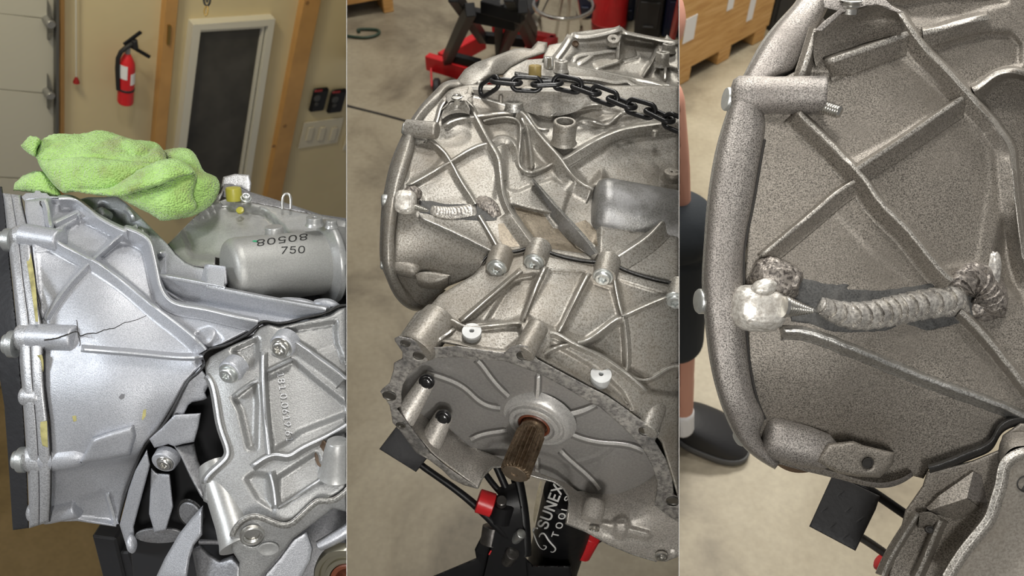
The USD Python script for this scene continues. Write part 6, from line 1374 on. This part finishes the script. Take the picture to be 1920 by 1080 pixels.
# top lug with its threaded hole
SL = Surf([(1545, 15, 1.0), (1690, 15, 1.2), (1596, -60, -.8), (1530, 60, .8)])
lug = U_((940, 240), (1010, 170), (1120, 85), (1020, 60), (1010, 20)) + [(1552, -60), (1660, -60), (1662, 0)] + W_((300, 45), (400, 95), (345, 100), (190, 38), (110, 45), (0, 72)) + U_((1240, 75), (1160, 100), (1000, 245))
part(g3, 'lug', patch(lug, SL, back=2.2, r=2, rh=.12, step=6, holes=[ell(1596, 0, 19, .5)]), M['rim3'], label='flat top lug around a threaded hole')
part(g3, 'threaded_hole', cyl((1596, 0, .9), (0, .86, .5), [(21, -1), (21, .4), (19, .8), (18, -1), (16, -3.5), (18, -6), (16, -8.5), (18, -11), (16, -14), (16, -24), (.1, -25)], 40), M['steel'], smooth=30, label='bright threads of the lug hole')
part(g3, 'lug_wall', loft([U_((950, 245), (1160, 100), (1330, 65)) + W_((110, 45), (190, 40), (345, 105))[0:0] + [(1626, 12, ), (1648, 10), (1683, 25)] and [(1530, 60, .6), (1579, 26, .9), (1620, 15, 1.0), (1648, 10, 1.1), (1683, 25, 1.1)],
                            [(1525, 95, -1.2), (1575, 65, -1.6), (1610, 50, -2.6), (1645, 40, -3.0), (1690, 45, -1.2)],
                            [(1530, 125, -1.5), (1590, 78, -2.0), (1615, 80, -2.2), (1650, 72, -2.2), (1690, 66, -1.0)]], sub=8, back=1.5), M['cast3'], smooth=60)
# repair: weld blob, burnt cap, stud and bead
part(g3, 'weld_blob', lump((1417, 578, -.2), 50, 43, 50, 3, .09, 1.8, 5, 4, .62), M['blob'], smooth=80, label='whitish lump of weld over the lower boss')
part(g3, 'burnt_weld', lump((1452, 523, -.6), 46, 36, 44, 5, .2, 2.2, 5, 20, .7), M['burnt'], smooth=80, label='burnt dark weld above the white lump')
part(g3, 'weld_spatter', lump((1432, 540, 2.2), 24, 17, 16, 9, .15, 1.5, 4, -20), M['blob'], smooth=80)
part(g3, 'stud', cyl((1474, 575, 2.7), (.96, -.14, -.10), [(10, -10), (21, -6)] + sum([[(21 - k * 1.5, k * 5.2), (16.5 - k * 1.4, k * 5.2 + 2.6)] for k in range(11)], []) + [(2, 59)], 32), M['steel'], smooth=25, label='tapered threaded stud set in the weld')
Sw = S3
part(g3, 'heat_mark', patch(O_((560, 380), (690, 400), (780, 425), (938, 430)) + Q_((0, 455), (180, 460), (400, 430), (560, 400), (640, 360), (760, 400), (800, 540), (760, 620), (700, 600), (640, 640), (420, 690), (300, 650), (200, 690), (0, 700)) + O_((800, 690), (700, 650), (600, 640)), lambda x, y: S3(x, y) + .12 + .25 * (meshkit.fbm(np.stack([x / 14, y / 14, x * 0], -1), 3) - .5), back=.8, r=7, rh=.4, step=4), M['soot'], smooth=60, label='sooty heat mark around the weld bead')
part(g3, 'weld_bead', bead([(1534, 570), (1560, 582), (1600, 592), (1650, 588), (1700, 577), (1750, 568), (1816, 557)], S3, [15, 22, 26, 27, 28, 28, 28, 30, 31], 1.9, 20.0, .55, .8, 3, .22), M['weld'], smooth=75, label='rippled silver weld bead across the repaired crack')
part(g3, 'burnt_weld', bead([(1806, 552), (1826, 532), (1846, 538), (1862, 566), (1866, 596)], S3, [34, 40, 36, 28, 16], 1.9, 12, .45, .6, 8, .5), M['burnt'], smooth=75)
part(g3, 'burnt_weld', lump((1850, 575, -1.2), 36, 26, 18, 14, .25, 1.6, 4, -20), M['burnt'], smooth=80)
part(g3, 'weld_bead', lump((1858, 515, -2.4), 16, 46, 16, 15, .2, 1.6, 4, 8), M['weld'], smooth=80)
# bottom boss and drilled pad
part(g3, 'bottom_boss', cyl((1437, 818, -4.2), (.955, -.24, .16), [(4, -5), (28, -3), (38, 4), (40, 20), (39, 70), (34, 108), (22, 124), (4, 130)], 48), M['rim3'], smooth=60)
Sp = Surf([(1560, 815, .6), (1690, 850, .2), (1560, 880, -.6), (1650, 905, -1.2)])
part(g3, 'drilled_pad', patch(T_((900, 290), (1048, 275)) + V_((90, 300), (280, 345), (265, 420), (190, 495), (60, 490), (-60, 470)) + T_((830, 400), (860, 340)), Sp, back=4, r=9, rh=.9, step=6, holes=[ell(1627, 868, 8.5, 1)]), M['cast3'], smooth=60)
part(g3, 'drilled_hole', cyl((1627, 868, -.4), (.1, -.2, 1), [(10.5, -1), (10.5, .6), (8.5, .6), (8, -14), (.1, -15)], 24), M['dark'])
part(g3, 'housing_edge', loft([[(1440, 845, -4.5), (1520, 872, -3.5), (1590, 893, -3), (1645, 905, -3), (1710, 885, -3.2)], [(1455, 868, -5), (1520, 886, -4.4), (1590, 903, -3.8), (1648, 915, -3.6), (1712, 893, -3.6)]], sub=4, back=2), M['rim3'])
part(g3, 'inner_shell', loft([[(1440, 850, -8), (1500, 870, -8), (1560, 880, -8)], [(1455, 870, -9), (1490, 886, -9), (1535, 880, -9)]], sub=2, back=1), M['rustdark'])
# sealant seam and the second casting
seam3 = [(1960, 775, .3), (1925, 787, .2), (1900, 790, .1), (1874, 805, 0), (1858, 832, -.3), (1823, 850, -.6), (1779, 868, -1), (1741, 880, -1.4)]
part(g3, 'sealant_bead', loft([[(x - 2, y - 9, h - .6) for x, y, h in seam3], [(x, y - 3, h + .5) for x, y, h in seam3], [(x + 2, y + 5, h + .2) for x, y, h in seam3], [(x + 3, y + 10, h - .8) for x, y, h in seam3]], n=80, sub=4, back=2, noise=.5), M['grease'], smooth=60, label='black sealant squeezed out along the seam')
S4 = Surf([(1740, 900, -1.8), (1860, 860, -.4), (1700, 1080, -6), (1800, 1000, -4), (1920, 820, .5), (1920, 1080, -1)])
c3 = [(1960, 800)] + Y_((840, 45), (720, 130), (690, 230), (520, 300), (330, 350), (210, 370), (180, 470), (60, 640), (0, 900), (-60, 1100)) + [(1660, 1130), (1960, 1130)]
part(g3, 'rear_cover', patch(c3, S4, back=5, r=6, rh=.5, step=7), M['cast3'], smooth=60)
part(g3, 'cover_block', loft([[(1737, 952, -2.4), (1760, 930, -1.2), (1825, 884, -.2)], [(1742, 957, -1.6), (1780, 945, -.3), (1813, 934, .1)], [(1745, 961, -3.0), (1790, 975, -3.4), (1850, 962, -3.4)]], sub=1, back=3, smooth=False), M['cast3'], smooth=20)
part(g3, 'cover_block', loft([[(1825, 884, -.2), (1813, 934, .1)], [(1868, 905, -2.6), (1862, 948, -2.6)]], n=8, sub=1, back=2, smooth=False), M['rim3'], smooth=20)
rib4 = lambda path, **k: rib_on(g3, path, S4, 'cast3', 'worn3', **k)
rib4(Y_((150, 655), (60, 800), (-20, 930), (-90, 1080)), wl=6, wt=6, wr=12, h=2.2, e=(6, 0))
rib4(Y_((310, 690), (240, 850), (180, 1000), (130, 1100)), wl=10, wt=8, wr=8, h=2.4, e=(6, 0))
part(g3, 'web_wall', loft([Y_((160, 660), (230, 650), (300, 690)) and [(1724, 962, -1.2), (1744, 960, -1.6), (1763, 972, -1.4)], [(1722, 990, -3), (1744, 992, -3.4), (1756, 992, -2.6)]], sub=3, back=2), M['cast3'])
part(g3, 'drilled_hole', cyl((1744, 993, -2.4), (0, .5, .8), [(9, -4), (9, 1), (7, 1.5), (6, -2), (.1, -3)], 20, sq=.7), M['dark'])
flange = Y_((1000, 250), (860, 250), (780, 280), (725, 340), (700, 460), (665, 560), (640, 650), (560, 780), (460, 900), (350, 1090), (300, 1200)) + [(1960, 1120)]
S5 = Surf([(1900, 850, 2.6), (1880, 900, 2.4), (1860, 960, 1.8), (1800, 1060, .6), (1960, 860, 2.2), (1960, 1080, 1.2), (1910, 1000, 1.0), (1890, 1060, .5)])
part(g3, 'front_flange', patch(flange, S5, back=6, r=9, rh=1.0, step=6), M['cover3'], smooth=60)
part(g3, 'flange_lip', rib(Y_((1000, 262), (870, 262), (795, 290), (745, 345), (725, 450), (690, 570), (650, 690), (570, 800), (480, 910), (360, 1100)), S5, wl=6, wt=6, wr=12, h=.6, e=(0, 0)), M['worn3'], smooth=50, label='bright worn lip of the front flange')
part(g3, 'bolt_hole', cyl((1924, 908, 2.4), (-.3, 0, 1), [(16, -8), (16, 2), (14, 3), (13, -4), (.1, -5)], 28), M['dark'])
part(g3, 'cover_boss', loft([Y_((690, 240), (740, 130), (840, 105), (1000, 110)) and [(1872, 850, -.2), (1885, 816, .6), (1913, 809, .9), (1960, 812, .9)], [(1876, 878, 1.4), (1895, 842, 2.4), (1920, 836, 2.6), (1960, 838, 2.6)]], sub=6, back=3), M['cast3'], smooth=60)

part(g3, 'case_body', patch([(1935, -120), (2330, -120), (2400, 300), (2330, 700), (1935, 815)], Surf([(1935, 100, -8), (1935, 700, -3), (2150, 300, -6), (2330, -100, -22), (2400, 300, -24), (2330, 700, -22), (1935, 400, -7), (2100, 750, -9)]), back=8, r=14, rh=2, step=16), M['cast3'], smooth=60, label='plain rear body of the housing')
part(g3, 'case_body', patch([(1940, 800), (2300, 720), (2300, 1180), (1940, 1180)], Surf([(1940, 820, 0), (1940, 1100, 0), (2300, 800, -16), (2300, 1100, -16), (2100, 950, -4)]), back=8, r=14, rh=2, step=16), M['cover3'], smooth=60)
# ---- background of the right bay
crA, crB = fl(1268, 164), fl(1436, 72)
cr3 = thing('plywood_crate', 'yellow plywood shipping crate with white labels, standing at the back of the right bay', 'crate', (crA + crB) / 2)
dx = (crB - crA); Lc = np.linalg.norm(dx); dx /= Lc; upz = np.array([0, 0, 1.0]); dy = np.cross(upz, dx)
A0 = crA - dx * .7
part(cr3, 'front_panel', hexa(A0 + upz * .09, A0 + dx * (Lc + .7) + upz * .09, upz, .02, .75), M['wood'], smooth=False)
part(cr3, 'side_panel', hexa(crB - dx * .02 + upz * .09 + dy * .02, crB - dx * .02 + dy * .9 + upz * .09, upz, -.02 * -1, .75), M['wood'], smooth=False)
part(cr3, 'top_panel', hexa(A0 + upz * .84, A0 + dx * (Lc + .7) + upz * .84, upz, .9, .02), M['wood'], smooth=False)
for k in (0.0, .5, .97):
    q = crA + dx * (Lc - .12) * k
    part(cr3, 'foot', hexa(q, q + dx * .12, upz, .85, .09), M['wood'], smooth=False)
q = crA + dx * .0
for px0, py0, w_, h_ in ((1294, 55, .10, .15), (1372, 0, .06, .12), (1410, 15, .06, .16)):
    d = FW + (px0 - 960) / F * RT - (py0 - 540) / F * UP
    t = ((crA - dy * .004 - CAM) @ dy) / (d @ dy); c = CAM + d * t
    part(cr3, 'paper_label', hexa(c - dx * w_ / 2 - upz * h_ / 2, c + dx * w_ / 2 - upz * h_ / 2, upz, .003, h_, .001), M['white'], smooth=False)
# ---- person at the left edge of the right bay, jack arm, dark case
F0 = fl(1330, 845)
def vp(px, py, dy=0.0):
    d = ray(px, py); return CAM + d * ((F0[1] + dy - CAM[1]) / d[1])
def limb(chain):
    """One continuous body surface through (point, radius) chains."""
    out = m3.Manifold()
    for seq in chain:
        for (a, ra), (b, rb) in zip(seq[:-1], seq[1:]):
            out = out + m3.Manifold.batch_hull([m3.Manifold.sphere(ra, 20).translate(tuple(a)), m3.Manifold.sphere(rb, 20).translate(tuple(b))])
    q = out.refine_to_length(.02).to_mesh(); t = trimesh.Trimesh(q.vert_properties[:, :3], q.tri_verts, process=True)
    trimesh.smoothing.filter_taubin(t, iterations=12)
    return t
ankle, calf, knee = vp(1281, 782), vp(1272, 700), vp(1274, 622)
hip = vp(1262, 470); hip2 = hip - RT * .2; sh = vp(1236, 190); head = vp(1200, 40)
el, wr, hand = vp(1262, 300), vp(1276, 392), vp(1281, 416)
body = limb([[(ankle, .034), (calf, .052), (knee, .05), (hip, .085), (hip2 + RT * .1, .12), (sh - RT * .12, .13)], [(hip2, .085), (hip2 - upz * .45, .05), (hip2 - upz * .86, .035)],
             [(sh, .06), (el, .042), (wr, .028), (hand, .034)], [(sh - RT * .12, .1), (head - upz * .1, .055), (head, .1)]])
pr = thing('person', 'person in dark shorts and black trainers at the left edge of the right bay', 'person', F0)
part(pr, 'body', body, M['skin'], smooth=80)
part(pr, 'shorts', limb([[(vp(1272, 636), .078), (hip, .105)], [(hip, .105), (hip2, .105)], [(hip2, .10), (hip2 - upz * .36, .08)], [(hip + upz * .08, .11), (hip2 + upz * .08, .11)]]), M['shorts'], smooth=80)
part(pr, 'sock', limb([[(vp(1280, 800), .040), (vp(1279, 772), .042)]]), M['white'], smooth=80)
sole = [(1262, 800), (1290, 776), (1330, 776), (1380, 800), (1402, 838), (1398, 868), (1368, 876), (1320, 862), (1270, 836)]
sp = np.array([fl(*q) for q in sole]); ctr = sp.mean(0)
sp3 = spline(np.vstack([sp, sp[:1]]), .02)[:-1]
rings = []
for k, (sc_, z, sh_) in enumerate(((.95, 0.0, 0), (1.0, .012, 0), (1.0, .03, 0), (.95, .034, 0), (.93, .06, .02), (.78, .10, .06), (.55, .13, .12), (.40, .14, .14))):
    rings.append(ctr + (sp3 - ctr) * sc_ + upz * z - RT * sh_ + np.array([0, .02, 0]) * (sh_ * 5))
def ringmesh(rs):
    n = len(rs[0]); V = np.vstack(rs + [rs[0].mean(0)[None], rs[-1].mean(0)[None]]); i = np.arange(n); j = (i + 1) % n; f = []
    for a in range(len(rs) - 1):
        f += [np.c_[a * n + i, a * n + j, (a + 1) * n + j], np.c_[a * n + i, (a + 1) * n + j, (a + 1) * n + i]]
    e = (len(rs) - 1) * n
    f += [np.c_[np.full(n, len(V) - 2), j, i], np.c_[np.full(n, len(V) - 1), e + i, e + j]]
    t = TM(V, np.vstack(f)); t.fix_normals(); return t
shoe = part(pr, 'trainer', ringmesh(rings[3:]), M['blackmatt'], smooth=60)
part(pr, 'sole', ringmesh(rings[:4]), M['solegrey'], smooth=60)
part(pr, 'eyelet', lathe(P(1289, 814, 0, np.linalg.norm((fl(1289, 814, .1) - CAM) @ FW)), axes((0, .4, .9)), [(.008, -.004), (.010, .004), (.005, .006), (.001, .004)], 16), M['greysteel'])
jk3 = thing('transmission_jack', 'black jack with a square pad on an angled arm, below the welded housing', 'jack', fl(1640, 1080))
part(jk3, 'support_pad', patch([(1517, 987), (1562, 888), (1650, 930), (1642, 955), (1604, 1033)], Surf([(1517, 987, -22), (1562, 888, -24), (1650, 930, -22), (1604, 1033, -20)]), back=2.4, r=3, rh=.3, step=10), M['blackmatt'])
for k, (x, y) in enumerate(((1545, 955), (1575, 925), (1560, 985), (1590, 955), (1585, 1005), (1612, 975))):
    part(jk3, 'tread', rib([(x - 6, y + 5), (x + 8, y - 6)], Surf([(1517, 987, -22), (1562, 888, -24), (1650, 930, -22), (1604, 1033, -20)]), wl=2, wt=2, wr=2, h=.12), M['blackmatt'])
part(jk3, 'support_arm', tube([(1590, 898, -25), (1640, 925, -24), (1700, 966, -23), (1760, 1000, -22)], 9), M['blackpaint'], smooth=60)
part(jk3, 'rod', tube([(1610, 1005, -25), (1640, 1024, -25), (1676, 1050, -25), (1740, 1100, -25)], 8), M['zincdark'], smooth=60)
part(jk3, 'red_roller', cyl3(P(1650, 1050, -26), P(1690, 1085, -26), .016), M['red'], smooth=50)
part(jk3, 'post', cyl3(P(1740, 1110, -26), fl(1700, 1330), .06), M['blackpaint'], smooth=50)
part(jk3, 'foot', bar(fl(1600, 1330) + (0, 0, .04), fl(1800, 1330) + (0, 0, .04), .08, .06), M['blackpaint'], smooth=False)
b0, b1_ = fl(1446, 62), fl(1500, 52)
bx3 = thing('tool_cabinet', 'black cabinet standing behind the wooden crate in the right bay', 'cabinet', b0)
xx = b1_ - b0; xx /= np.linalg.norm(xx); yy = np.cross(upz, xx)
part(bx3, 'body', hexa(b0 + yy * .02, b1_ + xx * .4 + yy * .02, upz, .4, .8, .01), M['charcoal'], smooth=False)
for k in range(3):
    part(bx3, 'drawer', hexa(b0 + xx * .02 + yy * .008 + upz * (.06 + .24 * k), b1_ + xx * .38 + yy * .008 + upz * (.06 + .24 * k), upz, .012, .2, .004), M['charcoal'], smooth=False)
